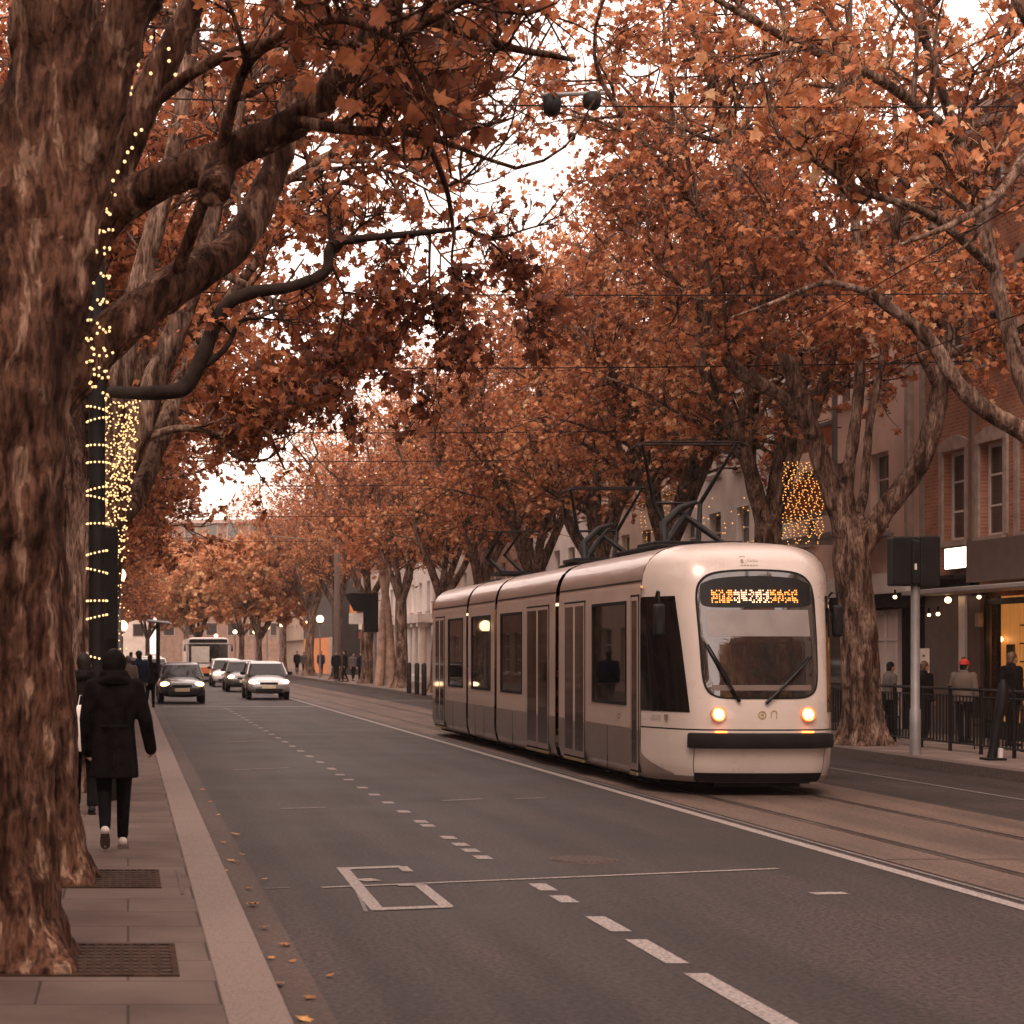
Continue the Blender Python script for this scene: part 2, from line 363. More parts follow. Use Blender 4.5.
M['hair'] = mat('dark_hair', (.014, .009, .007), .6, var=.4, scale=20, ior=1.25)
M['hair2'] = mat('brown_hair', (.09, .045, .025), .55, var=.4, scale=20)
M['coat'] = mat('black_wool', (.009, .007, .007), .9, var=.4, scale=12, bump=.3, bscale=90, ior=1.15)
M['trouser'] = mat('black_denim', (.007, .006, .007), .85, var=.3, scale=20, ior=1.15)
M['navy'] = mat('navy_fabric', (.012, .016, .032), .85, var=.2, ior=1.2)
M['grey_cloth'] = mat('grey_fabric', (.13, .11, .10), .85, var=.2)
M['beige_cloth'] = mat('beige_fabric', (.11, .08, .062), .85, var=.15)
M['red_cloth'] = mat('red_fabric', (.45, .03, .02), .8, var=.1)
M['shoe'] = mat('white_leather', (.6, .54, .48), .6, var=.15)
M['bag'] = mat('white_plastic', (.62, .57, .52), .5, var=.1)
M['plate'] = mat('number_plate', (.65, .55, .35), .4, var=.1)

def clear_glass(name, tint, ior=1.5):
    m = bpy.data.materials.new(name); m.use_nodes = True; t = m.node_tree; t.nodes.remove(t.nodes['Principled BSDF'])
    f = t.nodes.new('ShaderNodeFresnel'); f.inputs[0].default_value = ior; a = t.nodes.new('ShaderNodeBsdfTransparent'); a.inputs[0].default_value = (*tint, 1)
    g = t.nodes.new('ShaderNodeBsdfGlossy'); g.inputs['Roughness'].default_value = .02; g.inputs[0].default_value = (1, 1, 1, 1); x = t.nodes.new('ShaderNodeMixShader')
    t.links.new(f.outputs[0], x.inputs[0]); t.links.new(a.outputs[0], x.inputs[1]); t.links.new(g.outputs[0], x.inputs[2]); t.links.new(x.outputs[0], t.nodes['Material Output'].inputs[0])
    return m
M['glass_side'] = clear_glass('tinted_tram_glass', (.42, .33, .28), 1.65)
M['interior'] = mat('tram_interior', (.30, .24, .20), .6, var=.15)
M['seat_cloth'] = mat('seat_fabric', (.16, .05, .035), .85, var=.3, scale=9)
M['ceiling_strip'] = mat('ceiling_strip_light', (1, .8, .6), .5, emit=(1, .62, .36), estr=1.2)
# ---------------------------------------------------------------- ground, road, pavements
def struct(name, mb, m, **k): return tag(mb.build(name, m, **k), kind='structure')
struct('ground', MB().sheet([(-900, -300), (900, -300), (900, 1800), (-900, 1800)], -.03), M['ground'])
KR = [(12.65, -60), (12.65, 46), (12.1, 56), (11.8, 64), (11.8, 420)]
struct('road', MB().sheet([(.7, -60), (12.9, -60), (12.9, 420), (.7, 420)], 0), M['asphalt'])
struct('gutter', MB().sheet([(.74, -60), (1.045, -60), (1.045, 420), (.74, 420)], .004), M['gutter'])
struct('track_bed', MB().sheet([(6.72, -60), (9.75, -60), (9.75, 420), (6.72, 420)], .004), M['trackbed'])
mb = MB()
for x in (7.38, 8.82):
    mb.sheet([(x - .04, -60), (x + .035, -60), (x + .035, 420), (x - .04, 420)], .008)
struct('track_rails', mb, M['rail'])
mb = MB()
for x in (7.38, 8.82): mb.sheet([(x + .035, -60), (x + .075, -60), (x + .075, 420), (x + .035, 420)], .009)
for y in range(-20, 200, 9): mb.sheet([(6.75, y), (9.7, y), (9.7, y + .02), (6.75, y + .02)], .0085)
struct('track_grooves', mb, M['rubber'])
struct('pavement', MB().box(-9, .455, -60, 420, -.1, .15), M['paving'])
mb = MB(); random.seed(3)
y = -12.0
while y < 300:
    l = 1.5 if y < 60 else 12; mb.box(.458, .76, y + .004, y + l - .004, -.1, .154); y += l
struct('kerb', mb, M['kerb'], bevel=.008)
struct('kerb_bed', MB().box(.455, .7595, -60, 420, -.1, .148), M['gutter'])
mb = MB(); poly = [(24, -60)] + [(24, 420)] + [(x + .3, y) for x, y in KR[::-1]]
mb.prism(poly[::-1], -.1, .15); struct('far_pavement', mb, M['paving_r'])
mb = MB()
for (x0, y0), (x1, y1) in zip(KR[:-1], KR[1:]):
    mb.add([(x0, y0, -.1), (x0 + .3, y0, -.1), (x1 + .3, y1, -.1), (x1, y1, -.1), (x0, y0, .155), (x0 + .3, y0, .155), (x1 + .3, y1, .155), (x1, y1, .155)],
           [(0,3,2,1),(4,5,6,7),(0,1,5,4),(1,2,6,5),(2,3,7,6),(3,0,4,7)])
struct('far_kerb', mb, M['iron'] if 0 else mat('dark_kerb_stone', (.085, .062, .052), .8, var=.25, scale=20))

# painted markings
def quad(mb, x0, x1, y0, y1, z=.005, sk=0): return mb.sheet([(x0, y0), (x1, y0 + sk), (x1, y1 + sk), (x0, y1)], z)
mb = MB()
quad(mb, 6.40, 6.53, -60, 300)
struct('lane_line', mb, M['paint'])
mb = MB(); quad(mb, 6.62, 6.665, -60, 300, .0055); quad(mb, 11.15, 11.22, -60, 46, .005)
struct('thin_lane_line', mb, M['paint_worn'])
mb = MB()
def gy(py): return CH * F / (py - 652)
for a, b in ((1046, 974), (964, 940), (932, 917), (903, 896), (891, 884)):
    quad(mb, 3.19, 3.33, gy(a), gy(b))
for py in (858, 851, 845, 838, 826, 822, 812, 803, 795, 788, 780, 775):
    y = gy(py); quad(mb, 3.12, 3.26, y - .12, y + .16)
yy = gy(770)
while yy < 62: quad(mb, 3.16, 3.28, yy, yy + .5); yy += 1.7
struct('dashed_line', mb, M['paint'])
mb = MB()
def gp(px, py): d = gy(py); return ((px - 128) / F * d, d)
def strip(mb, a, b, w, z=.0052):
    ax, ay = gp(*a); bx, by = gp(*b); dx, dy = bx - ax, by - ay; l = math.hypot(dx, dy); nx, ny = -dy / l * w / 2, dx / l * w / 2
    mb.sheet([(ax - nx, ay - ny), (bx - nx, by - ny), (bx + nx, by + ny), (ax + nx, ay + ny)], z)
strip(mb, (322, 888), (778, 869), .055, .006)
strip(mb, (342, 868), (378, 911), .1); strip(mb, (345, 869), (402, 867), .13, .0056); strip(mb, (402, 867), (408, 872), .09, .0064)
strip(mb, (372, 910), (450, 907), .12, .0066); strip(mb, (420, 885), (447, 907), .1, .0048)
strip(mb, (360, 881), (376, 880), .16, .0068); strip(mb, (398, 886), (424, 885.5), .07, .0070)
mb2 = MB(); 
strip(mb, (812, 894), (846, 893.5), .12)
struct('box_marking', mb, M['paint'])
strip(mb2, (280, 809), (326, 807.5), .1); strip(mb2, (442, 801), (482, 799), .12); strip(mb2, (515, 799), (545, 798), .1)
strip(mb2, (234, 770), (290, 768), .12); strip(mb2, (226, 742), (262, 741), .15); strip(mb2, (265, 889), (290, 888), .03)
strip(mb2, (352, 880), (366, 912), .03, .0049)
struct('worn_marking', mb2, M['paint_worn'])
mb = MB(); quad(mb, 1.2, 6.3, 60.5, 61.4, .0052); quad(mb, 1.2, 4.0, 64.5, 65.1, .0052); quad(mb, 7, 12, 68, 68.6, .0095)
struct('stop_line', mb, M['paint_worn'])

# ---------------------------------------------------------------- tree grates, manhole
def grate(y0, y1, x0, x1, label):
    t = thing('tree_grate', label, 'tree grate', ((x0+x1)/2, (y0+y1)/2, .15), group='iron grates round the pavement trees')
    f = MB(); w = .035
    f.box(x0, x1, y0, y0+w, .12, .160); f.box(x0, x1, y1-w, y1, .12, .160); f.box(x0, x0+w, y0+w, y1-w, .12, .160); f.box(x1-w, x1, y0+w, y1-w, .12, .160)
    f.build('frame', M['grate'], t)
    g = MB(); x = x0 + w + .02
    while x < x1 - w - .03: g.box(x, x+.022, y0+w, y1-w, .13, .158); x += .05
    y = y0 + .12
    while y < y1 - .1: g.box(x0+w, x1-w, y, y+.025, .13, .1565); y += .11
    g.build('bars', M['grate'], t)
    MB().box(x0+w, x1-w, y0+w, y1-w, .10, .1515).build('soil', mat('dark_soil', (.035, .02, .013), .95, var=.4, scale=20, bump=.5), t)
grate(9.42, 10.45, -1.45, .27, 'cast iron grate round the nearest tree, in the front of the pavement')
grate(12.95, 14.0, -1.2, .24, 'cast iron grate round the second tree, at the walking person\'s heels')
t = thing('paving_cover', 'narrow iron cover strip set in the pavement beside the kerb', 'cover', (.38, 13.3, .15))
mb = MB(); mb.box(.37, .40, 12.6, 14.0, .14, .1535); mb.build('frame', M['iron'], t)
c = gp(584, 860); t = thing('manhole_cover', 'dark iron manhole cover in the middle of the near road', 'manhole', (c[0], c[1], 0))
MB().cyl((c[0], c[1], .001), (c[0], c[1], .007), .27, n=40).build('cover', M['gutter'], t)
r = MB(); pts = [(c[0] + .29*math.cos(a), c[1] + .29*math.sin(a), -.006) for a in np.linspace(0, 2*math.pi, 41)]
r.tube(pts, .014, 6, caps=False); r.build('ring', M['iron'], t)
g = MB()
for i in range(-5, 6):
    h = math.sqrt(max(0, .25**2 - (i*.045)**2)); g.box(c[0]+i*.045-.008, c[0]+i*.045+.008, c[1]-h, c[1]+h, .006, .0105)
g.build('tread', M['iron'], t)

# ---------------------------------------------------------------- plane trees
rng = np.random.default_rng(7)
LEAF = np.array([(0,.3,-.06),(0,0,0),(.20,-.06,.02),(.52,.08,.05),(.33,.27,0),(.60,.60,.06),(.25,.58,0),(0,1.05,.06),
                 (-.25,.58,0),(-.60,.60,.06),(-.33,.27,0),(-.52,.08,.05),(-.20,-.06,.02)])
LEAF_F = [(0, i, i+1) for i in range(1, 12)] + [(0, 12, 1)]
LEAF_S = np.array([(0,0,0),(.5,.1,.04),(.55,.62,.05),(0,1.05,0),(-.55,.62,.05),(-.5,.1,.04)])
LEAF_SF = [(0,1,2,3),(0,3,4,5)]
def leaf_mesh(name, pts, size, m, simple=False, droop=.5, rg=None, parent=None, tone=0):
    rg = rg or rng; n = len(pts); T = LEAF_S if simple else LEAF; FS = LEAF_SF if simple else LEAF_F
    t = rg.normal(size=(n, 3)); t[:, 2] = t[:, 2] * .7 - droop; t /= np.linalg.norm(t, axis=1)[:, None]
    q = rg.normal(size=(n, 3)); u = np.cross(t, q); u /= np.linalg.norm(u, axis=1)[:, None]; w = np.cross(u, t)
    s = size * rg.uniform(.6, 1.25, n)
    bend = rg.uniform(-2.5, 3.5, n)
    V = (T[None, :, 0, None] * u[:, None, :] + T[None, :, 1, None] * t[:, None, :] + (T[None, :, 2] * bend[:, None])[:, :, None] * w[:, None, :]) * s[:, None, None] + pts[:, None, :]
    V = V.reshape(-1, 3)
    k = len(T); fl = len(FS[0]); idx = (np.array(FS)[None] + (np.arange(n) * k)[:, None, None]).reshape(-1)
    me = bpy.data.meshes.new(name); nf = n * len(FS)
    me.vertices.add(len(V)); me.vertices.foreach_set('co', V.astype(np.float32).ravel())
    me.loops.add(len(idx)); me.loops.foreach_set('vertex_index', idx.astype(np.int32))
    me.polygons.add(nf); me.polygons.foreach_set('loop_start', (np.arange(nf) * fl).astype(np.int32))
    me.update(calc_edges=True)
    a = me.attributes.new('rnd', 'FLOAT', 'POINT')
    low = (np.sin(pts[:, 0]*.9+1) + np.sin(pts[:, 1]*.8) + np.sin(pts[:, 2]*1.1)) * .07
    rv = np.clip(rg.beta(2, 2.2, n) + low + tone, 0, 1); a.data.foreach_set('value', np.repeat(rv, k).astype(np.float32))
    me.materials.append(m)
    return link(bpy.data.objects.new(name, me), parent)

class Tree:
    """limbs are given as paths; side branches, twigs and leaf points grow from them"""
    def __init__(s, seed, env_c, env_r, floor=None, twig_seg=4):
        s.g = np.random.default_rng(seed); s.mb = MB(); s.pts = []; s.c = np.array(env_c, float); s.r = np.array(env_r, float); s.floor = floor
        s.ts = twig_seg; s.per = 10
    def inside(s, p):
        return np.sum(((p - s.c) / s.r) ** 2)
    def limb(s, path, rad, n=10, kids=9, klen=3.4, start=.3, gnarl=0, caps=True):
        # smooth the path by Catmull-Rom
        p = [np.array(q, float) for q in path]; pp = [2*p[0]-p[1]] + p + [2*p[-1]-p[-2]]; out = []; ro = []
        for i in range(1, len(pp)-2):
            for k in range(5):
                t = k / 5; a, b, c, d = pp[i-1:i+3]
                out.append(.5*((2*b) + (-a+c)*t + (2*a-5*b+4*c-d)*t*t + (-a+3*b-3*c+d)*t**3)); ro.append(rad[i-1]*(1-t) + rad[i]*t)
        out.append(p[-1]); ro.append(rad[-1])
        ro = [r * (1 + s.g.uniform(-.06, .08)) for r in ro]
        s.mb.tube(out, ro, n, caps)
        m = len(out)
        for j in range(kids):
            i = int(m * (start + (1 - start) * (j + s.g.uniform(0, .9)) / kids)); i = min(max(i, 1), m-1)
            d = out[i] - out[i-1]; s.branch(out[i], s.turn(d, s.g.uniform(35, 70)), klen * s.g.uniform(.6, 1.15), min(ro[i]*.5, .05), 1)
        s.branch(out[-1], out[-1] - out[-2], klen * 1.1, ro[-1], 1)
    def turn(s, d, deg):
        d = d / (np.linalg.norm(d) + 1e-9); q = s.g.normal(size=3); a = np.cross(d, q); a /= np.linalg.norm(a) + 1e-9
        return d * math.cos(R(deg)) + a * math.sin(R(deg))
    LV = {1: (6, 7, .50), 2: (4, 5, .50), 3: (3, 0, 0)}
    def branch(s, p, d, length, r, lv):
        if s.inside(p) > 1.15 or (s.floor and p[2] < s.floor(p) - .1): return
        seg, kids, ratio = s.LV[lv]; seg = seg if lv < 3 else s.ts - 1
        d = d / (np.linalg.norm(d) + 1e-9); pts = [p]; step = length / seg
        for i in range(seg):
            d = d + s.g.normal(size=3) * .22 + np.array([0, 0, .05])
            if s.inside(p) > .85: d = d + (s.c - p) / s.r * .28
            if s.floor and p[2] < s.floor(p) + .4: d[2] += .35
            d /= np.linalg.norm(d); p = p + d * step; pts.append(p)
        s.mb.tube(pts, [r * (1 - .75 * i / seg) + .0025 for i in range(seg + 1)], 6 if lv == 1 else (4 if lv == 2 else 3), False)
        if lv >= 2:
            k = s.per if lv == 3 else 4
            for j in range(k):
                t = s.g.uniform(.3, 1) * seg; i = min(int(t), seg - 1)
                s.pts.append(pts[i] * (1 - (t - i)) + pts[i+1] * (t - i) + s.g.normal(size=3) * .07)
        for j in range(kids):
            i = 1 + int((seg - 1) * (j + s.g.uniform(0, 1)) / kids); i = min(i, seg)
            s.branch(pts[i], s.turn(pts[i] - pts[i-1], s.g.uniform(30, 65)), length * ratio * s.g.uniform(.6, 1.2), r * .45, lv + 1)
    def leaves(s, keep=None):
        a = np.array(s.pts)
        if s.floor is not None: a = a[np.array([q[2] > s.floor(q) for q in a])]
        return a
def roughen(o, amp, sc):
    tx = bpy.data.textures.new('bark_bumps', 'CLOUDS'); tx.noise_scale = sc
    o.modifiers.new('sub', 'SUBSURF').levels = 2; o.modifiers['sub'].render_levels = 2
    d = o.modifiers.new('disp', 'DISPLACE'); d.texture = tx; d.strength = amp; d.mid_level = .5; d.texture_coords = 'LOCAL'
def trunk_rings(mb, path, rads, flare=1.5, n=20, seed=0, lump=.12):
    """lumpy trunk with root flare"""
    g = np.random.default_rng(seed); ph = g.uniform(0, 6.28, 6); am = g.uniform(.3, 1, 6)
    rings = []; m = 26
    pa = np.array(path, float); cum = np.linspace(0, 1, len(pa))
    for i in range(m + 1):
        t = (i / m) ** 1.3; c = np.array([np.interp(t, cum, pa[:, k]) for k in range(3)]); r = np.interp(t, cum, rads)
        h = c[2] - pa[0][2]; fl = 1 + (flare - 1) * math.exp(-max(h, 0) / .28)
        rg = []
        for k in range(n):
            a = 2 * math.pi * k / n
            rr = r * (fl + (fl - 1) * .8 * math.sin(a*5 + ph[0])) * (1 + lump * (am[1]*math.sin(2*a + ph[1] + h*.7) + am[2]*math.sin(3*a + ph[2] - h*1.1) + .6*am[3]*math.sin(5*a + ph[3] + h*.5) + .4*am[4]*math.sin(7*a+ph[4]+h*2.1)) * .6)
            rg.append((c[0] + rr * math.cos(a), c[1] + rr * math.sin(a), c[2]))
        rings.append(rg)
    mb.loft(rings)
def finish_tree(name, label, base, trunk_mb, tr, leafsize, group, bark, leafm, simple=False, tone=0, frac=1, droop=.5, rough=None):
    t = thing(name, label, 'tree', base, group=group)
    mbt = MB(); mbt.v = trunk_mb.v; mbt.f = trunk_mb.f
    if rough:
        mbt.v = [tuple(np.array(v) - np.array(base, float)) for v in mbt.v]
        o = remesh(mbt, 'trunk', bark, rough[2], t, smooth=4); bark_bumps(o, rough[0], rough[1])
    else: o = mbt.build('trunk', bark, t, smooth=60)
    tr.mb.build('branches', bark, t, smooth=60)
    pts = tr.leaves(); pts = pts[tr.g.random(len(pts)) < frac] - np.array(base, float)
    leaf_mesh('crown', pts, leafsize, leafm, simple, droop, tr.g, t, tone)
    return t
GL, GR = 'plane trees along the left pavement', 'plane trees along the far pavement'

# --- first tree on the left, close to the camera
b1 = (-.84, 9.95, .14)
T1 = Tree(11, (-1.2, 10.2, 9.5), (5.2, 4.5, 5.2), floor=lambda p: 5.3 + .12 * max(0, p[0]), twig_seg=4); T1.per = 6
tm = MB()
trunk_rings(tm, [b1, (-.86, 9.95, 1.2), (-.84, 9.95, 2.4), (-.80, 9.95, 3.6), (-.78, 10, 4.2)], [.45, .44, .46, .48, .38], 1.35, 28, 5, .12)
HK = [1.0]
def px9(x, y, d=10): return P(x, y, d)
def heavy(tm, pts, rad, n=16):
    rad = [r*HK[0] for r in rad]
    T = Tree(1, (0, 0, 0), (1, 1, 1)); T.mb = tm; T.branch = lambda *a: None
    T.limb(pts, rad, n, kids=0)
heavy(tm, [(-.75, 10, 3.7), px9(45, 150), px9(55, 40), px9(60, -100), px9(70, -300)], [.36, .29, .25, .22, .17])
heavy(tm, [(-.62, 9.95, 3.3), px9(66, 230, 9.9), px9(92, 120, 9.8), px9(132, 0, 9.7), px9(180, -110, 9.6)], [.28, .19, .155, .14, .12])
heavy(tm, [(-1.0, 10, 3.5), px9(-20, 140), px9(-70, 60), px9(-160, -60)], [.25, .18, .15, .12])
T1.limb([px9(180, -110, 9.6), px9(230, -260, 9.9), px9(250, -400, 10.2), px9(260, -560, 10.5)], [.14, .11, .08, .05], kids=8, klen=2.2, start=.25)
T1.limb([px9(70, -300), px9(60, -500), px9(20, -800)], [.17, .13, .07], kids=8, klen=2.4, start=.1)
T1.limb([px9(-160, -60), px9(-260, -180), px9(-400, -330)], [.12, .10, .06], kids=7, klen=2.2, start=.1)
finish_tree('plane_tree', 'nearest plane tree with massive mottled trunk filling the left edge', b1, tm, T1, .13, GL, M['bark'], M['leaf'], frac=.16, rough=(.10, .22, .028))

# --- second tree, limbs reaching over the road
b2 = (-.64, 13.4, .14)
T2 = Tree(12, (1.0, 13.4, 9.0), (5.2, 4.6, 5.2), floor=lambda p: 5.25 - .1 * max(0, p[0]) + (1.2 if p[0] > 2.5 else 0)); T2.per = 7
tm = MB(); HK[0] = .86
trunk_rings(tm, [b2, (-.66, 13.4, 1.4), (-.74, 13.4, 2.8), (-.80, 13.4, 4.2)], [.27, .27, .27, .28], 1.5, 24, 9, .14)
q = lambda x, y, d=13.4: P(x, y, d)
heavy(tm, [(-.78, 13.4, 3.7), q(85, 250), q(118, 165), q(160, 70), q(200, -10)], [.24, .19, .155, .14, .11])
heavy(tm, [(-.78, 13.4, 3.9), q(92, 232), q(150, 188, 13.3), q(225, 155, 13.2), q(310, 112, 13.1), q(375, 30, 13.0), q(402, -20, 13)], [.22, .19, .165, .155, .14, .11, .09])
heavy(tm, [(-.76, 13.4, 3.5), q(100, 345, 13.5), q(165, 292, 13.7), q(235, 245, 14), q(268, 185, 14.2), q(285, 130, 14.3), q(305, 10, 14.5)], [.24, .20, .19, .165, .14, .115, .09])
mbx = MB(); c0 = q(218, 172, 13.2); c1 = q(214, 193, 12.95); tm.tube([c0, c1], [.13, .12], 16)
T2.limb([q(200, -10), q(240, -120), q(300, -260), q(380, -420)], [.11, .09, .07, .04], kids=9, klen=2.6, start=.1)
T2.limb([q(402, -20, 13), q(470, -110, 12.8), q(560, -170, 12.6), q(660, -260, 12.4)], [.09, .08, .06, .035], kids=9, klen=2.2, start=.05)
T2.limb([q(305, 10, 14.5), q(340, -90, 14.8), q(400, -220, 15.2)], [.09, .07, .04], kids=8, klen=2.4, start=.05)
T2.limb([q(170, 290, 13.7), q(215, 170, 13.2), q(250, 60, 12.8), q(330, 20, 12.3), q(400, 40, 11.8)], [.05, .045, .04, .03, .02], kids=7, klen=1.5, start=.35)
T2.limb([q(150, 105, 13.4), q(215, 60, 13.2), q(300, 40, 13), q(380, 60, 12.8), q(440, 170, 12.7), q(455, 240, 12.7)], [.05, .045, .035, .03, .022, .012], kids=6, klen=1.0, start=.45)
T2.limb([q(375, 30, 13), q(430, 20, 12.6), q(500, 45, 12.3), q(575, 60, 12)], [.06, .045, .03, .015], kids=7, klen=1.1, start=.2)
T2.limb([q(290, 120, 13.1), q(350, 130, 12.6), q(420, 135, 12.2), q(490, 160, 12)], [.05, .035, .025, .012], kids=7, klen=1.0, start=.2)
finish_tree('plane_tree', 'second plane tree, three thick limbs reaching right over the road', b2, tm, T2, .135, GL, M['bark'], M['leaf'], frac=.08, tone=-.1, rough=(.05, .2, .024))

# --- third tree, with the dark bent branch and the fairy lights
b3 = (-.42, 22, .14)
T3 = Tree(13, (0.5, 22.5, 9.6), (4.9, 5, 5.6), floor=lambda p: 3.6 + .45*max(0, p[0])); T3.per = 11
tm = MB(); q = lambda x, y, d=22: P(x, y, d)
trunk_rings(tm, [b3, (-.40, 22, 1.6), (-.30, 22, 3.2), q(108, 480)], [.26, .25, .24, .25], 1.4, 20, 3, .12)
heavy(tm, [q(108, 490), q(135, 440), q(155, 380), q(180, 320), q(205, 250, 22.3), q(225, 150, 22.5)], [.23, .21, .19, .17, .15, .12])
heavy(tm, [q(106, 490), q(118, 400), q(135, 300), q(165, 190), q(185, 90)], [.19, .17, .16, .14, .11])
heavy(tm, [q(112, 520), q(135, 500, 22.5), q(160, 440, 23), q(185, 370, 23.5), q(215, 320, 24), q(250, 270, 24)], [.17, .15, .14, .12, .1, .08])
q19 = lambda x, y: P(x, y, 19.2)
dkb = Tree(77, (1, 19, 6), (9, 9, 9)); dkb.per = 2
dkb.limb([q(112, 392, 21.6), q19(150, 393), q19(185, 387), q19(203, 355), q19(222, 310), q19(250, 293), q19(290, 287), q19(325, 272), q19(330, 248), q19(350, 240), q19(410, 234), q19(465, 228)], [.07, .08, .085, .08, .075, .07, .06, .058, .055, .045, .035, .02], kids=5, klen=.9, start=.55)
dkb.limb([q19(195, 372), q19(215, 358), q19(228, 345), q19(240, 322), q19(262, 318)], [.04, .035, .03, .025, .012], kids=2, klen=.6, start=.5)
T3.limb([q(125, 450), q(150, 436), q(185, 428), q(222, 434)], [.06, .055, .045, .03], kids=4, klen=1.4, start=.6)
T3.limb([q(215, 270, 22.3), q(270, 300, 21.6), q(305, 350, 21.2), q(318, 415, 21)], [.05, .04, .03, .012], kids=9, klen=1.5, start=.2)
T3.limb([q(180, 320), q(225, 370, 22.5), q(262, 420, 22.8), q(285, 470, 23)], [.05, .04, .03, .012], kids=9, klen=1.5, start=.2)
T3.limb([q(225, 150, 22.5), q(260, 40, 22.8), q(330, -80, 23)], [.12, .1, .06], kids=10, klen=3.2, start=.05)
T3.limb([q(185, 90), q(200, -60), q(190, -200)], [.11, .09, .05], kids=9, klen=3.2, start=.05)
T3.limb([q(250, 270, 24), q(310, 180, 24), q(380, 110, 24), q(450, 60, 24)], [.08, .075, .06, .04], kids=10, klen=2.6, start=.05)
T3.limb([q(180, 320), q(240, 220, 21.5), q(320, 160, 21), q(390, 130, 21)], [.07, .06, .05, .03], kids=9, klen=2.2, start=.2)
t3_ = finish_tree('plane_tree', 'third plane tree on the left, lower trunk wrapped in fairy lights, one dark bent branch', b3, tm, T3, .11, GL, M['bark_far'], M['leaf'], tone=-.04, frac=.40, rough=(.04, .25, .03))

for pth in ([(455, 229), (452, 265), (462, 300), (455, 335)], [(405, 234), (398, 275), (404, 320), (392, 350)], [(465, 228), (500, 250), (522, 280), (528, 310)], [(330, 262), (345, 300), (338, 345), (350, 380)], [(430, 231), (430, 290), (440, 345), (436, 385)]):
    dkb.per = 5; dkb.limb([q19(*p_) for p_ in pth], [.018, .013, .009, .005], n=6, kids=5, klen=.55, start=.15)
leaf_mesh('hanging_leaves', np.array(dkb.pts)[::4] - np.array(b3), .105, M['leaf'], False, .9, dkb.g, t3_, -.25)
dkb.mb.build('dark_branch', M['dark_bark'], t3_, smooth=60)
# --- templates for the rest of both rows (trunk at origin)
def generic(seed, lean=0, simple=False, fork=4.2, per=10, R0=.34, envc=(0, 0, 10.2), envr=(5.8, 5.2, 6.2), fl=5.0):
    g = np.random.default_rng(seed); tr = Tree(seed, envc, envr, floor=lambda p: fl - .16 * min(4, abs(p[0]))); tr.per = per
    tm = MB(); trunk_rings(tm, [(0, 0, 0), (.03, 0, fork*.4), (lean*.4, 0, fork*.8), (lean*.6, 0, fork+.2)], [R0, R0*.85, R0*.82, R0*.8], 1.5, 18, seed, .12)
    nl = 5; a0 = g.uniform(0, 6.28)
    for i in range(nl):
        a = a0 + i * 2 * math.pi / nl + g.uniform(-.35, .35); sp = g.uniform(.5, 1); h = g.uniform(5.5, 7.5)
        pts = [(lean*.6, 0, fork - .1)]
        for k in range(1, 5):
            f = k / 4; rr = sp * 3.6 * (f ** .8) + g.uniform(-.3, .3); pts.append((lean*.6 + rr*math.cos(a + .25*g.normal()*f), rr*math.sin(a + .25*g.normal()*f), fork + h * f ** 1.1))
        tr.limb(pts, [R0*.52, R0*.42, R0*.34, R0*.26, R0*.14], 9, kids=10, klen=3.3, start=.22)
    return tm, tr
def template(name, label, seed, group, size, per=10, simple=False, frac=1, tone=0, **k):
    tm, tr = generic(seed, per=per, simple=simple, **k)
    return finish_tree(name, label, (0, 0, 0), tm, tr, size, group, M['bark_far'], M['leaf'], simple, tone, frac)
W = ['fourth', 'fifth', 'sixth', 'seventh', 'eighth', 'ninth', 'tenth', 'eleventh', 'twelfth', 'thirteenth', 'fourteenth', 'fifteenth', 'sixteenth']
tA = template('plane_tree', 'fourth plane tree of the left row, limbs rising behind the fairy lights', 21, GL, .135, per=12, R0=.3, frac=.8, fl=4.0, envc=(0, 0, 8.8), envr=(6.7, 5.6, 5.8))
tB = template('plane_tree', 'fifth plane tree of the left row, seen above the black cabinet', 22, GL, .135, per=12, lean=.4, R0=.3, frac=.8, fl=4.0, envc=(0, 0, 8.8), envr=(6.7, 5.6, 5.8))
tA.location = (-.75, 29, .14); tA.rotation_euler.z = R(35); tA.scale = (1, 1, .98)
tB.location = (-.8, 36.5, .14); tB.rotation_euler.z = R(160)
loc = [43, 50, 58, 67, 77, 89, 103, 120, 140, 165]
for i, y in enumerate(loc):
    dup((tA, tB)[i % 2], (-1.0 - .02*y*.3, y, .14), R(rng.uniform(0, 360)), 'orange plane tree, %s from the front in the left row down the street' % W[i+2], scale=(float(rng.uniform(1.0, 1.12)),)*2 + (float(rng.uniform(.9, 1.0)),))

# --- far pavement: the tree by the black sign box, with its limbs as photographed
b = (13.45, 32.9, .14)
T4 = Tree(31, (12.9, 33, 10.8), (5.7, 5.2, 6.4), floor=lambda p: (6.9 if p[0] < 13.9 else 6.0) - .1 * max(0, 12 - p[0])); T4.per = 13
tm = MB(); q = lambda x, y, d=32.9: P(x, y, d)
_h = heavy
def heavy(tm, pts, rad, n=16): _h(tm, pts, [r*.85 for r in rad], n)
trunk_rings(tm, [b, q(860, 690), q(858, 620), q(852, 560), q(848, 520)], [.36, .32, .31, .32, .22], 1.45, 24, 17, .12)
heavy(tm, [q(850, 540), q(828, 480), q(805, 410), q(780, 340), q(762, 290), q(742, 200)], [.32, .25, .22, .2, .17, .12])
heavy(tm, [q(850, 530), q(848, 480), q(858, 400), q(861, 310), q(856, 230)], [.2, .15, .14, .12, .09])
heavy(tm, [q(856, 525), q(864, 490, 33.2), q(870, 420, 33.4), q(884, 350, 33.6), q(890, 280, 33.8)], [.15, .12, .1, .09, .07])
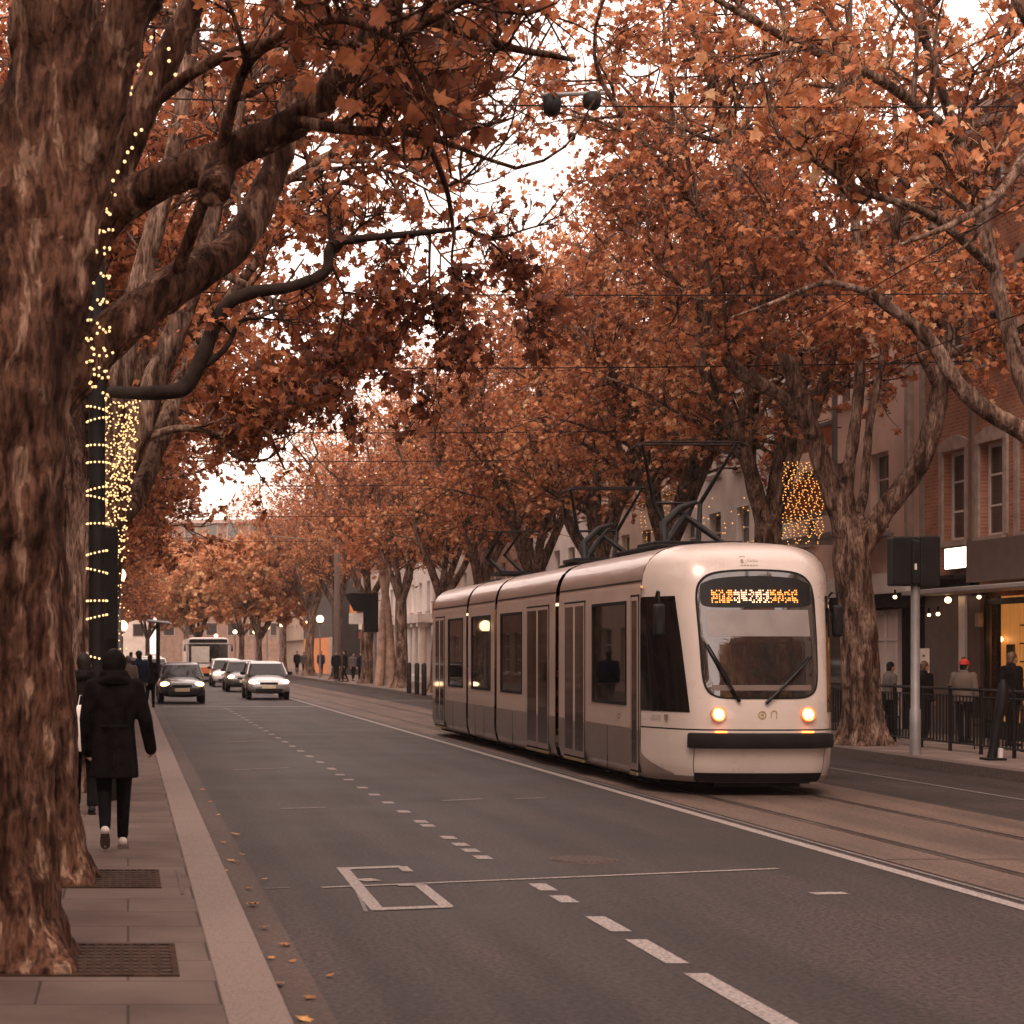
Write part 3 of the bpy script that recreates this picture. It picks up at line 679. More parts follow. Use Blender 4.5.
heavy(tm, [q(852, 560), q(885, 510, 32.7), q(920, 462, 32.5), q(938, 400, 32.3), q(944, 330, 32.2), q(936, 230, 32.1)], [.30, .26, .25, .22, .19, .13])
T4.limb([q(822, 450), q(785, 400, 32.6), q(735, 368, 32.3), q(708, 325, 32), q(706, 260, 31.8)], [.14, .13, .12, .10, .06], kids=7, klen=2.6, start=.5)
T4.limb([q(742, 200), q(720, 110), q(690, 20)], [.12, .09, .05], kids=10, klen=3.2, start=.05)
T4.limb([q(856, 230), q(846, 120), q(850, 10)], [.09, .07, .04], kids=9, klen=3.0, start=.05)
T4.limb([q(890, 280, 33.8), q(900, 180, 34), q(890, 60, 34.3)], [.07, .06, .035], kids=9, klen=3.0, start=.05)
T4.limb([q(936, 230, 32.1), q(960, 130, 32), q(1010, 30, 32)], [.13, .1, .05], kids=10, klen=3.2, start=.05)
T4.limb([q(762, 290), q(700, 210, 32.5), q(640, 140, 32), q(600, 80, 31.5)], [.12, .09, .07, .04], kids=10, klen=2.8, start=.1)
T4.limb([q(941, 360, 32.2), q(975, 345, 31.6), q(1015, 330, 31.2), q(1070, 330, 31)], [.07, .055, .04, .02], kids=9, klen=2.2, start=.15)
T4.limb([q(944, 330, 32.2), q(915, 300, 31.8), q(880, 300, 31.4), q(840, 330, 31)], [.06, .05, .04, .02], kids=7, klen=1.8, start=.25)
T4.limb([q(938, 390, 32.3), q(905, 330, 31.5), q(850, 290, 31), q(800, 240, 30.5)], [.07, .06, .05, .03], kids=7, klen=2.2, start=.3)
finish_tree('plane_tree', 'forked plane tree beside the black sign box on the far pavement', b, tm, T4, .115, GR, M['bark_far'], M['leaf'], frac=.46, tone=.04, rough=(.04, .25, .032))

# --- tree just outside the right edge, its limbs reach into the picture
b = (13.4, 21.5, .14)
T5 = Tree(32, (12.2, 22, 10.6), (5.8, 4.6, 5.6), floor=lambda p: (5.3 if p[0] > 10.6 else 6.5) + .15*max(0, 12 - p[0])); T5.per = 9
tm = MB(); q = lambda x, y, d=21.5: P(x, y, d)
trunk_rings(tm, [b, (13.4, 21.5, 2), (13.3, 21.5, 4)], [.40, .36, .38], 1.45, 20, 19, .12)
heavy(tm, [(13.3, 21.5, 3.7), q(1130, 480), q(1024, 432), q(965, 392), q(925, 335), q(868, 292)], [.24, .2, .155, .14, .11, .08])
heavy(tm, [(13.2, 21.5, 3.8), q(1090, 470, 22), q(1030, 395, 22.5), q(1003, 310, 22.8), q(985, 230, 23), q(955, 130, 23), q(925, 40, 23)], [.24, .2, .15, .13, .12, .1, .08])
heavy(tm, [(13.4, 21.5, 3.9), q(1200, 300), q(1110, 150), q(1040, 40), q(990, -60)], [.25, .2, .16, .13, .1])
T5.limb([q(868, 292), q(825, 283, 21.3), q(780, 300, 21), q(730, 318, 20.8)], [.045, .035, .025, .012], kids=4, klen=1.0, start=.2)
T5.limb([q(925, 40, 23), q(900, -60, 23), q(850, -180, 23)], [.08, .06, .04], kids=8, klen=2.6, start=.05)
T5.limb([q(990, -60), q(920, -130), q(840, -180)], [.1, .08, .05], kids=8, klen=2.4, start=.05)
T5.limb([q(960, 140, 23), q(880, 80, 22), q(790, 40, 21), q(700, -10, 20.5)], [.08, .06, .05, .03], kids=9, klen=2.0, start=.1)
T5.limb([q(995, 270, 22.9), q(930, 215, 22), q(860, 190, 21), q(800, 150, 20.5)], [.06, .05, .04, .025], kids=8, klen=1.5, start=.2)
T5.limb([q(1060, 80), q(1010, 180, 20.8), q(960, 220, 20.2), q(900, 245, 20)], [.08, .055, .04, .02], kids=7, klen=1.2, start=.3)
finish_tree('plane_tree', 'nearest far-side plane tree, only its limbs and crown reach in from the right edge', b, tm, T5, .14, GR, M['bark_far'], M['leaf'], tone=.16, frac=.17, rough=(.03, .25, .03))

tC = template('plane_tree', 'plane tree behind the tram roof with thick curved limb and hanging light curtain', 41, GR, .13, per=12, envr=(6.2, 5, 6.4), envc=(0,0,10.8), fl=5.4, R0=.34, frac=.58, tone=.03)
tD = template('plane_tree', 'plane tree behind the big pantograph on the far pavement', 42, GR, .13, per=12, envr=(6.2, 5, 6.4), envc=(0,0,10.8), fl=5.4, lean=-.4, frac=.58, tone=.03)
tC.location = (13.5, 38.0, .14); tC.rotation_euler.z = R(100)
tD.location = (13.4, 44.0, .14); tD.rotation_euler.z = R(10)
names = ['third', 'fourth', 'fifth', 'sixth', 'seventh', 'eighth', 'ninth', 'tenth', 'eleventh', 'twelfth', 'thirteenth']
for i, y in enumerate([51, 58, 66, 75, 85, 97, 111, 128, 150]):
    dup((tC, tD)[i % 2], (13.3 if y < 60 else 12.9, y, .14), R(rng.uniform(0, 360)), 'plane tree, %s beyond the forked one in the far pavement row' % names[i], scale=float(rng.uniform(.93, 1.06)))
# bushy trees closing the far end, plus unseen ones added for the windscreen reflection
tE = template('street_tree', 'haze-paled orange low round tree closing the end of the street', 51, 'low trees at the end of the street', .24, per=12, simple=True, frac=.8, envc=(0, 0, 6.2), envr=(5.2, 4.5, 4), fl=3.4, fork=2.6, R0=.25, tone=.36)  # raised tone puts the paleness of distant haze into the leaf colour
tE.location = (9.6, 132, .1)
for x, y, s, l in ((6.5, 165, 1.1, 'low orange tree behind the parked bus'), (2.0, 185, 1.2, 'low orange tree straight ahead at the street end'), (-2.5, 200, 1.2, 'low orange tree at the left of the street end'),
                (12, 190, 1.3, 'low orange tree at the right of the street end'), (14.6, 8, .95, 'unseen low tree added behind the viewer, nearest the far kerb'), (15.0, 0, 1.1, 'unseen low tree added behind the viewer, second along the far kerb'), (14.2, -9, 1.2, 'unseen low tree added behind the viewer, third along the far kerb'), (7, 215, 1.5, 'tall haze-paled tree at the very end of the street')):
    dup(tE, (x, y, .1), R(rng.uniform(0, 360)), l, scale=s)
# trees behind the camera: they shade the street and mirror in the tram's glass
for i, (x, y, tt) in enumerate(((-1.9, -3.5, tA), (-2.6, -13, tB), (-3.0, -23, tA), (15.6, -12, tC), (16, -24, tD))):
    dup(tt, (x, y, .14), R(rng.uniform(0, 360)), 'plane tree behind the viewer on the %s pavement, %s one back' % ('near' if x < 5 else 'far', ('first', 'second', 'third', 'first', 'second')[i]))

# fallen leaves
spots = [(213, 968), (232, 862), (243, 855), (222, 843), (229, 861), (262, 928), (268, 958), (296, 961), (300, 1018), (312, 997), (256, 905), (290, 945), (224, 871), (250, 889), (236, 835), (208, 802), (217, 815), (283, 985), (275, 1010), (331, 976), (262, 880), (214, 972), (205, 790)]
me0 = None; rg = np.random.default_rng(5)
for i, (px, py) in enumerate(spots):
    onp = px < (228 + (py - 1024) * .44)
    z = .157 if onp else .012
    d = (CH - z) * F / (py - 652); x = (px - 128) / F * d
    if i < 4:
        o = leaf_mesh('fallen_leaf', np.zeros((1, 3)), .13, M['leaf_dry'], rg=rg, droop=0, tone=(.3, 0, .1, -.2)[i]); 
        co = np.array([v.co[:] for v in o.data.vertices]); s = np.linalg.norm(co[7] - co[1]) / 1.05
        flat = LEAF * s; flat[:, 2] = np.abs(flat[:, 2]) * 2.5 + rg.uniform(0, .012, len(flat)); o.data.vertices.foreach_set('co', flat.astype(np.float32).ravel()); o.data.update()
        me0 = (me0 or []) + [o]
        tag(o, 'dry orange leaf lying by the left kerb', 'leaf', 'fallen leaves along the left kerb')
    else:
        o = me0[i % 4].copy(); COL.objects.link(o)
    o.location = (x, d, z); o.rotation_euler = (rg.uniform(-.25, .25), rg.uniform(-.25, .25), rg.uniform(0, 6.28)); k = rg.uniform(.38, .8); o.scale = (k, k, k)
# ---------------------------------------------------------------- buildings
def building(name, label, X, y0, y1, H, wallm, cols, rows, side=1, ground=None, cornice=True, wmat='frame', arch=False, group=None, shop=None, depth=9):
    """facade on plane X facing the street; rows = [(z0, z1)], cols = [(ya, yb)]"""
    t = thing(name, label, 'building', (X, y0, 0), group=group)
    s = side; w = MB(); th = .28
    def bx(xa, xb, *r):
        a, b = X + s*xa, X + s*xb; w.box(min(a, b), max(a, b), *r)
    g = ground or 0
    z = g
    for (a, b) in rows:
        if a > z: bx(0, th, y0, y1, z, a)
        y = y0
        for (c, d) in cols:
            bx(0, th, y, c, a, b); y = d
        bx(0, th, y, y1, a, b); z = b
    bx(0, th, y0, y1, z, H); bx(th + .002, depth, y0, y1, .14, H)
    w.build('wall', wallm, t)
    for (a, b) in rows:
        for (c, d) in cols:
            f = MB(); xw = .16
            def fx(mb, xa, xb, *r):
                p, q2 = X + s*xa, X + s*xb; mb.box(min(p, q2), max(p, q2), *r)
            fx(f, xw, xw+.06, c, c+.06, a, b); fx(f, xw, xw+.06, d-.06, d, a, b); fx(f, xw, xw+.06, c+.06, d-.06, a, a+.07); fx(f, xw, xw+.06, c+.06, d-.06, b-.07, b)
            nm = 3 if (b - a) > 1.7 else 2
            for k in range(1, nm): zz = a + (b-a)*k/nm; fx(f, xw+.005, xw+.05, c+.06, d-.06, zz-.02, zz+.02)
            fo = f.build('window', M[wmat], t)
            p = MB(); fx(p, xw+.03, xw+.04, c+.05, d-.05, a+.06, b-.06); p.build('pane', M['glass_win'], fo)
            q2 = MB(); fx(q2, -.09, .12, c-.1, d+.1, a-.12, a-.003); q2.build('sill', M['stone'], fo)
    if cornice:
        c = MB(); a, b = X - s*.25, X + s*.4; c.box(min(a, b), max(a, b), y0+.01, y1-.01, H, H+.18); a = X - s*.12; c.box(min(a, b), max(a, b), y0+.02, y1-.02, H-.25, H-.002)
        c.build('cornice', M['stone'], t)
    return t
def cols(y0, y1, n, w):
    p = (y1 - y0) / n; return [(y0 + p*(i+.5) - w/2, y0 + p*(i+.5) + w/2) for i in range(n)]

X = 17.0
# brick building at the right edge
t = building('brick_house', 'red brick building with tall sash windows above a dark shopfront, right edge', X, 26.3, 38.4, 12.5, M['brick'],
             [(26.9, 27.9), (28.5, 29.5), (30.1, 31.1), (31.7, 32.7), (33.3, 34.3), (34.9, 35.9), (36.5, 37.5)], [(4.14, 5.98), (7.6, 9.3), (10.6, 11.7)], ground=3.1)
for c, d in [(34.9, 35.9), (36.5, 37.5), (33.3, 34.3), (31.7, 32.7)]:
    for (a, b) in ((4.14, 5.98), (7.6, 9.3)):
        mb = MB(); mb.box(X-.05, X+.1, c-.16, c-.002, a, b+.02); mb.box(X-.05, X+.1, d+.002, d+.16, a, b+.02)
        pts = [(c-.16, b+.02), (c-.16, b+.16)] + [(c-.16 + (1.32)*k/8, b+.16 + .16*math.sin(math.pi*k/8)) for k in range(1, 8)] + [(d+.16, b+.16), (d+.16, b+.02)]
        n = len(pts); mb.loft([[(X-.06, y, z) for y, z in pts], [(X+.08, y, z) for y, z in pts]])
        mb.build('window_surround', M['stone'], t)
mb = MB(); mb.box(X-.10, X+.02, 36.05, 36.2, 3.4, 11.9); mb.build('downpipe', mat('brown_pipe', (.16, .10, .08), .6), t)
mb = MB(); mb.box(X-.45, X-.01, 30, 35.55, 3.22, 4.02); mb.build('fascia', M['taupe_panel'], t)
mb = MB(); mb.box(X-.22, X-.01, 35.92, 38.4, 3.12, 3.30); mb.box(X-.5, X-.012, 35.95, 37.7, 3.32, 3.40); mb.build('ledge', M['black_matt'], t)
mb = MB(); mb.box(X-1.15, X-.46, 28, 36.9, 3.00, 3.10); mb.build('canopy', mat('grey_canopy', (.30, .27, .26), .5, var=.1), t, bevel=.02)
# ground floor pieces
mb = MB(); mb.box(X+.001, X+.12, 36.245, 38.4, .15, 3.09); mb.build('shop_panel', M['taupe_panel'], t)
mb = MB(); mb.box(X-.14, X+.13, 36.25, 36.54, .15, 2.98); mb.build('pillar', M['frame'], t)
mb = MB(); mb.box(X-.10, X+.14, 35.72, 36.24, .15, 2.97); mb.build('pier', mat('brown_pier', (.10, .06, .045), .6), t)
mb = MB(); mb.box(X+.25, X+.27, 27, 35.71, .16, 2.95); o = mb.build('shop_interior', M['wood_glow'], t)
mb = MB()
for y in (35.66, 35.2, 33.9, 31.5, 29.5): mb.box(X-.02, X+.06, y-.03, y+.03, .15, 2.95)
mb.box(X-.02, X+.05, 27, 35.63, .15, .5); mb.box(X-.021, X+.055, 27, 35.63, 2.78, 2.9); mb.build('shop_frame', M['black'], t)
mb = MB(); mb.box(X-.2, X-.11, 35.55, 35.7, 2.35, 2.62); mb.build('wall_lamp', M['steel'], t)
mb = MB(); mb.box(X-.18, X-.145, 36.25, 36.33, 1.55, 1.75); mb.build('door_number', M['red_panel'], t)
ltm = mat('pendant_glow', (1, .7, .4), emit=(1, .5, .18), estr=3)
o = MB().ell((X+.16, 34.1, 2.2), .09).build('pendant', ltm, t, smooth=80)
o = MB().ell((X+.16, 35.42, 2.1), .06).build('pendant', ltm, t, smooth=80)
# furniture silhouettes inside the window
mb = MB(); mb.box(X+.15, X+.2, 34.9, 35.15, .16, 2.0); mb.box(X+.1, X+.24, 32.5, 34.5, .16, 1.1); mb.build('door_leaf', mat('dark_wood', (.05, .028, .016), .6), t)
mb = MB()
for k in range(4): mb.box(X+.14, X+.245, 31.5, 34.6, 1.3+k*.35, 1.33+k*.35)
mb.build('shelf', bpy.data.materials['dark_wood'], t)
# lit sign box
t2 = thing('light_box_sign', 'blank glowing white rectangular sign box on the brick facade', 'sign', (X-.2, 36.8, 3.5))
MB().box(X-.2, X-.011, 35.62, 37.0, 3.52, 3.99).build('case', M['black'], t2); MB().box(X-.225, X-.202, 35.66, 36.97, 3.55, 3.96).build('lit_face', M['sign_lit'], t2)
for k, (px, py, d, r, lab) in enumerate(((948, 600, 36.6, .065, 'round glowing lamp under the canopy by the white pillar'), (938, 614, 36.9, .04, 'small spotlight on the dark shop panel, right one of the pair'),
                               (929, 615, 37.1, .035, 'small spotlight on the dark shop panel, left one of the pair'), (895, 597, 37.9, .04, 'small glowing lamp under the dark ledge behind the tree'), (979, 597, 35.6, .04, 'small strip lamp under the canopy above the pier'))):
    p = P(px, py, d); t3 = thing('wall_light', lab, 'lamp', p); MB().ell(p, r).build('globe', M['lamp_glow'], t3, smooth=80); MB().cyl(p + [0, 0, r*.8], p + [0, 0, r*.8+.12], .02).build('bracket', M['black'], t3)
# pink render building
t = building('rendered_house', 'pinkish rendered building next to the brick one, white band over dark shopfront', X+.15, 38.4, 46.5, 11.5, M['pink'], cols(40, 46.5, 3, 1.0), [(4.6, 6.4), (7.8, 9.4)], ground=3.6)
Y0 = X+.15
MB().box(Y0-.12, Y0-.001, 38.42, 38.75, 3.6, 11.2).build('pilaster', M['stone'], t)
MB().box(Y0-.12, Y0-.001, 39.3, 39.5, 3.6, 11.2).build('pilaster', M['stone'], t)
MB().box(Y0-.35, Y0-.001, 38.9, 46.4, 3.15, 3.6).build('fascia', M['white'], t)
MB().box(Y0-.4, Y0+.1, 38.42, 46.4, 2.85, 3.14).build('beam', M['black_matt'], t)
MB().box(Y0+.01, Y0+.2, 38.41, 39.9, .15, 2.84).build('doorway_shade', M['black_matt'], t)  # black block paints the shade of the recess
f = MB(); 
for y in (40.0, 40.6, 41.3): f.box(Y0-.05, Y0+.05, y, y+.1, .15, 2.8)
f.box(Y0-.05, Y0+.05, 40.1, 41.3, 2.7, 2.8); f.box(Y0-.04, Y0+.04, 40.1, 41.3, 2.1, 2.16); fo = f.build('window', M['frame'], t)
MB().box(Y0-.01, Y0+.01, 40.1, 41.3, .3, 2.7).build('pane', M['cream'], fo)
MB().box(Y0+.0, Y0+.2, 41.41, 46.4, .15, 2.84).build('shop_window', M['glass_win'], t)
# red balcony screens in a grey frame
t = thing('balcony', 'grey framed balcony with orange-red screen panels above the tram', 'balcony', (X, 41.5, 5))
mb = MB()
for y in (40.2, 43.6): 
    mb.box(X-1.25, X-1.15, y, y+.09, 4.5, 7.7)
for z in (4.5, 5.0, 7.0, 7.7): mb.box(X-1.249, X-1.151, 40.29, 43.6, z-.05, z+.05)
mb.box(X-1.15, X+.1, 40.2, 43.69, 4.45, 4.52); mb.build('frame', M['grey_metal'], t)
MB().box(X-1.23, X-1.19, 40.3, 43.59, 5.06, 5.85).build('screen', M['red_panel'], t); MB().box(X-1.23, X-1.19, 40.3, 43.59, 6.5, 6.94).build('screen', M['red_panel'], t)
# the rest of the far side
specs = [(46.5, 56, 10, 'white', 'white plastered house with two window rows behind the tram roof', 'white_house', 4, .0),
         (56, 66, 12.5, 'tan', 'tan house glimpsed between the branches above the tram', 'tan_house', 4, .1),
         (66, 78, 11, 'white', 'white house with glowing red shopfront beyond the tram middle', 'white_house', 5, .05),
         (78, 88, 13, 'brick2', 'brown brick house behind the far tree trunks', 'brick_house', 4, .0),
         (88, 101, 10.5, 'cream', 'cream house left of the white pillared one', 'cream_house', 5, .1),
         (101, 121, 9, 'white', 'white pillared building seen just beyond the tram tail', 'pillared_building', 7, .0),
         (121, 132, 8, 'cream', 'small cream shop house behind the black sign board', 'cream_house', 4, .0)]
for i, (a, b, h, m, lab, nm, n, dx) in enumerate(specs):
    t = building(nm, lab, X+.1+dx, a, b, h, M[m], cols(a, b, n, 1.05), [(4.2, 5.9)] + ([(7.0, 8.5)] if h > 9.4 else []) + ([(9.6, 10.9)] if h > 12 else []), ground=3.4)
    xx = X+.1+dx
    if nm == 'pillared_building':
        for k in range(10):
            y = a + .6 + k * 2.05; p = MB(); p.tube([(xx-.5, y, .15), (xx-.5, y, .5), (xx-.5, y, .55), (xx-.5, y, 3.3)], [.34, .34, .26, .22], 14); p.box(xx-.8, xx-.2, y-.3, y+.3, 3.28, 3.5); p.build('pillar', M['white'], t, smooth=40)
        MB().box(xx-.85, xx-.001, a+.02, b-.02, 3.51, 4.0).build('entablature', M['white'], t)
        MB().box(xx+.02, xx+.2, a+.05, b-.05, .15, 3.39).build('shop_wall', M['cream'], t)
    else:
        MB().box(xx-.2, xx-.001, a+.05, b-.05, 2.8, 3.35).build('fascia', M[['black_matt', 'orange_glow', 'orange_glow', 'black_matt', 'white', 'white', 'red_panel'][i]], t)
        MB().box(xx+.02, xx+.2, a+.05, b-.05, .15, 2.79).build('shop_window', M[['glass_win', 'orange_glow', 'orange_glow', 'glass_win', 'orange_glow', 'white', 'orange_glow'][i]], t)
        mb = MB(); k = a + .05
        while k < b: mb.box(xx-.08, xx+.01, k, k+.22, .15, 2.78); k += (b - a - .3) / 4
        mb.build('shop_pier', M['white' if i % 2 else 'stone'], t)
for k, (y, z, m, w, h, l) in enumerate(((119, 3.9, 'red_panel', .6, 1.3, 'red blade sign on the far facades beyond the tram tail'), (124, 3.4, 'frame', .9, .6, 'white hanging shop sign left of the wedge board'), (129, 4.4, 'orange_glow', .5, 1.6, 'tall orange blade sign by the dark tower'), (94, 3.6, 'red_panel', .7, .8, 'square red hanging sign above the pillared building door'))):
    t = thing('shop_sign', l, 'sign', (16.5, y, z), group='hanging signs on the far facades'); MB().box(15.9, 15.9+w, y, y+.12, z, z+h).build('sign_panel', M[m], t, bevel=.01); MB().tube([(15.85, y+.06, z+h+.06), (17.1, y+.06, z+h+.06)], .03, 6).build('bracket', M['black'], t)
# dark tower and the ones beyond
t = building('dark_tower', 'tall dark grey block rising behind the far trees', 15.6, 134, 160, 12.5, M['dark_wall'], cols(134, 160, 6, 1.4), [(9.2, 10.6)], ground=3, cornice=False, depth=12)
MB().box(15.61, 15.9, 134.1, 159.9, .15, 2.99).build('shop_wall', M['orange_glow'], t)
MB().box(15.3, 15.6, 134, 137, .15, 3.0).build('pillar', M['white'], t)
t = building('white_office', 'pale office block closing the end of the street', -14, 262, 300, 26, M['white'], [(265+i*4, 267+i*4) for i in range(8)], [(4+3.2*k, 6+3.2*k) for k in range(6)], ground=3)
# end facade facing the viewer
def facing(name, label, x0, x1, y, H, m, n, fl):
    t = thing(name, label, 'building', ((x0+x1)/2, y, 0)); MB().box(x0, x1, y, y+12, 0, H).build('wall', m, t)
    p = (x1-x0)/n
    for k in range(fl):
        for i in range(n):
            c = x0 + p*(i+.5); z = 4 + 3.3*k
            if z + 1.8 > H: continue
            f = MB(); f.box(c-.8, c+.8, y-.06, y-.002, z, z+1.8); fo = f.build('window', M['stone'], t); MB().box(c-.7, c+.7, y-.08, y-.062, z+.1, z+1.7).build('pane', M['glass_win'], fo)
    MB().box(x0-.3, x1+.3, y-.4, y+12, H, H+.5).build('cornice', M['stone'], t)
    return t
facing('apartment_block', 'pale stone building with cornice showing over the trees at the street end', 4, 24, 240, 19, M['brick2'], 7, 5)
facing('apartment_block', 'white building in the haze left of the street end', -22, 3, 250, 15, M['cream'], 8, 4)
bt = building('corner_house', 'tan corner house beyond the dark tower', 16.5, 160.2, 200, 12, M['tan'], cols(160.2, 200, 9, 1.2), [(4.5, 6), (8, 9.5)], ground=3)
# left side of the street (mostly hidden; mirrors in the tram)
for i, (a, b, h, m, lab) in enumerate(((-30, -8, 11, 'brick2', 'brown brick building behind the viewer on the near side'), (-8, 12, 12, 'cream', 'cream building beside the nearest trees'), (12, 34, 10, 'brick', 'red brick building behind the fairy-lit tree'),
                     (34, 60, 12, 'white', 'white building along the near pavement'), (60, 90, 11, 'tan', 'tan building far along the near pavement'), (90, 130, 13, 'brick2', 'brown brick block far down the near pavement'), (130, 200, 12, 'white', 'white block farthest down the near pavement'))):
    building('street_house', lab, -7.5, a, b, h, M[m], cols(a, b, int((b-a)/3), 1.5), [(.7, 2.9), (4.2, 6), (7.4, 9)], side=-1, ground=0)
for i, (a, b, h, m, lab) in enumerate(((-30, 5, 8.5, 'white', 'white building behind the viewer on the far side'), (5, 26.3, 10, 'tan', 'tan building on the far pavement before the brick one'))):
    building('street_house', lab, X, a, b, h, M[m], cols(a, b, int((b-a)/3), 1.1), [(4.2, 6), (7.4, 9)], ground=0)

# ---------------------------------------------------------------- tram
TC, TY0, HW = 8.07, 23.95, 1.25
PROF = [(.18, .93), (.22, .965), (.40, 1.0), (2.50, 1.0), (2.72, .992), (2.86, .978), (2.98, .95), (3.08, .90), (3.17, .82), (3.235, .70), (3.275, .55), (3.30, .30), (3.31, 0)]
def pw(z): return HW * np.interp(z, [p[0] for p in PROF], [p[1] for p in PROF])
def ring(y, off=0):
    r = [(TC - HW*w - (off if w else 0), y, z + (off if z > 3 else 0)) for z, w in PROF] + [(TC + HW*w + (off if w else 0), y, z + (off if z > 3 else 0)) for z, w in PROF[::-1][1:]]
    return r
tram = thing('tram', 'cream and silver tram with lit headlights and raised pantographs on the tracks', 'tram', (TC, TY0, 0))
SPL = .82; SEAM = 2.80
def zpart(name, z0, z1, y0, y1, m, off=0.0, top=False, label=None):
    """band of the side skin from z0 to z1, both sides joined over the top when top"""
    zs = sorted(set([z0, z1] + [p[0] for p in PROF if z0 < p[0] < z1])); mb = MB()
    ys = [y0, y0+.03, y1-.03, y1]
    if top:
        prof = [(TC - pw(z) - off, z + off*(z > 3)) for z in zs] + [(TC + pw(z) + off, z + off*(z > 3)) for z in zs[::-1][1:]]
        mb.loft([[(x, y, z) for x, z in prof] for y in (y0, y1)], closed=False)
    else:
        for s in (-1, 1):
            o = MB().loft([[(TC + s*(pw(z)+off), y, z) for z in zs] for y in (y0, y1)], closed=False).build(name, m, tram, smooth=30, label=label)
        return o
    return mb.build(name, m, tram, smooth=30, label=label)
secs = [(23.95, 28.5), (28.75, 33.3), (33.5, 36.1), (36.3, 40.3)]
for (a, b) in secs:
    zpart('skirt', .18, SPL, a, b, M['tram_low'], .004); zpart('roof_panel', SEAM, 3.31, a, b, M['tram_roof'], .004, True)
    zpart('roof_seam', SEAM-.012, SEAM+.012, a, b, M['black'], .009)
for (a, b) in ((28.5, 28.75), (33.3, 33.5), (36.1, 36.3)):
    mb = MB(); n = 7; rs = []
    for k in range(n): y = a + (b-a)*k/(n-1); f = .965 if k % 2 else .93; rs.append([(TC + (x-TC)*f, y, z*.985) for x, _, z in ring(y)])
    mb.loft(rs); mb.build('bellows', M['rubber'], tram)
# nose and tail
def D(z, k=1): return k * float(np.interp(z, [.18, .3, .7, 1.1, 1.4, 2.0, 2.9, 3.05, 3.16, 3.25, 3.31], [.92, 1.0, 1.10, 1.10, 1.06, .97, .76, .66, .52, .32, .0]))
NE = 2.7
PL = np.array([(0, 1), (.15, .998), (.3, .99), (.45, .97), (.56, .94), (.64, .895), (.69, .845), (.735, .775), (.78, .69), (.84, .545), (.90, .365), (.95, .20), (.985, .06), (1, 0)])
from math import hypot
_c = np.concatenate([[0], np.cumsum(np.hypot(np.diff(PL[:, 0]), np.diff(PL[:, 1])))]); _c /= _c[-1]
def nose(th, z, off=0.0, y0=TY0, sgn=-1, k=1):
    W = float(pw(z)) + off; p = min(1, abs(th) / (math.pi/2))
    x = W * math.copysign(np.interp(p, _c, PL[:, 0]), th); y = (D(z, k) + off) * np.interp(p, _c, PL[:, 1])
    return (TC + x, y0 + sgn*y, z)
def nose_patch(name, f, nu, nv, m, y0=TY0, sgn=-1, k=1, thick=True, smooth=60, parent=None, label=None):
    """f(u,v)->(theta,z,off)"""
    mb = MB(); g = [[nose(*f(i/nu, j/nv), y0=y0, sgn=sgn, k=k) for i in range(nu+1)] for j in range(nv+1)]
    mb.loft(g, closed=False); return mb.build(name, m, parent or tram, smooth=smooth, label=label)
H2 = math.pi/2
for (y0, sgn, k) in ((TY0, -1, 1), (40.3, 1, .75)):
    zs = list(np.linspace(.86, 3.0, 18)) + [3.05, 3.10, 3.15, 3.19, 3.22, 3.25, 3.27, 3.29, 3.302, 3.31]
    nose_patch('nose_shell', lambda u, v: ((u-.5)*2*H2, zs[min(int(v*(len(zs)-1)+.5), len(zs)-1)], 0), 40, len(zs)-1, M['tram_cream'], y0, sgn, k)
    nose_patch('nose_skirt', lambda u, v: ((u-.5)*2*H2, .26+.598*v, .003), 40, 8, M['tram_cream'], y0, sgn, k)
    nose_patch('skirt_edge', lambda u, v: ((u-.5)*2*H2, .18+.08*v, .001), 40, 2, M['tram_low'], y0, sgn, k)
    nose_patch('skirt_seam', lambda u, v: ((u-.5)*2*H2, .852+.016*v, .006), 40, 1, M['black'], y0, sgn, k)
# taupe sweep of the lower flank running into the nose
for s in (-1, 1):
    nose_patch('flank_stripe', lambda u, v: (s*(H2 - u*.62), .26 + (.30 - .28*u**.6)*v, .007), 14, 4, M['tram_low'])
def xth(fr): return float(np.interp(min(1, abs(fr)), PL[:, 0], _c)) * H2 * (1 if fr > 0 else -1)
def rr(u, v, rx, ry, x0, x1, z0, z1):
    """map unit square to rounded rectangle"""
    a, b = 2*u-1, 2*v-1
    N = 7; m_ = max(abs(a), abs(b)); k_ = m_ / ((abs(a)**N + abs(b)**N) ** (1/N) + 1e-9) if m_ else 1; x = a*k_; z = b*k_
    return (x0+x1)/2 + x*(x1-x0)/2, (z0+z1)/2 + z*(z1-z0)/2
def panel(name, x0, x1, z0, z1, m, off, rx=.12, ry=.1, nu=40, nv=40, taper=0, parent=None):
    def f(u, v):
        x, z = rr(u, v, rx, ry, x0, x1, z0, z1); x *= 1 + taper*(z1 - z)/(z1 - z0)
        z = z + (.06 * (1 - (2*u-1)**2) if v > .5 else 0) * (2*v - 1); return (xth(x), z, off)
    return nose_patch(name, f, nu, nv, m, parent=parent)
ws = panel('windscreen', -.60, .60, 1.27, 2.83, M['glass_front'], .010, taper=-.05)
panel('windscreen_seal', -.62, .62, 1.25, 2.86, M['rubber'], .006, taper=-.05)
nose_patch('blind', lambda u, v: (xth(-.52 + 1.04*u), 2.05 + .34*v, .0125), 20, 2, mat('grey_blind', (.20, .175, .165), .25, var=.1), parent=ws)
nose_patch('dash', lambda u, v: (xth(-.50 + 1.0*u), 1.36 + .07*v, .0125), 20, 2, M['taupe_panel'], parent=ws)
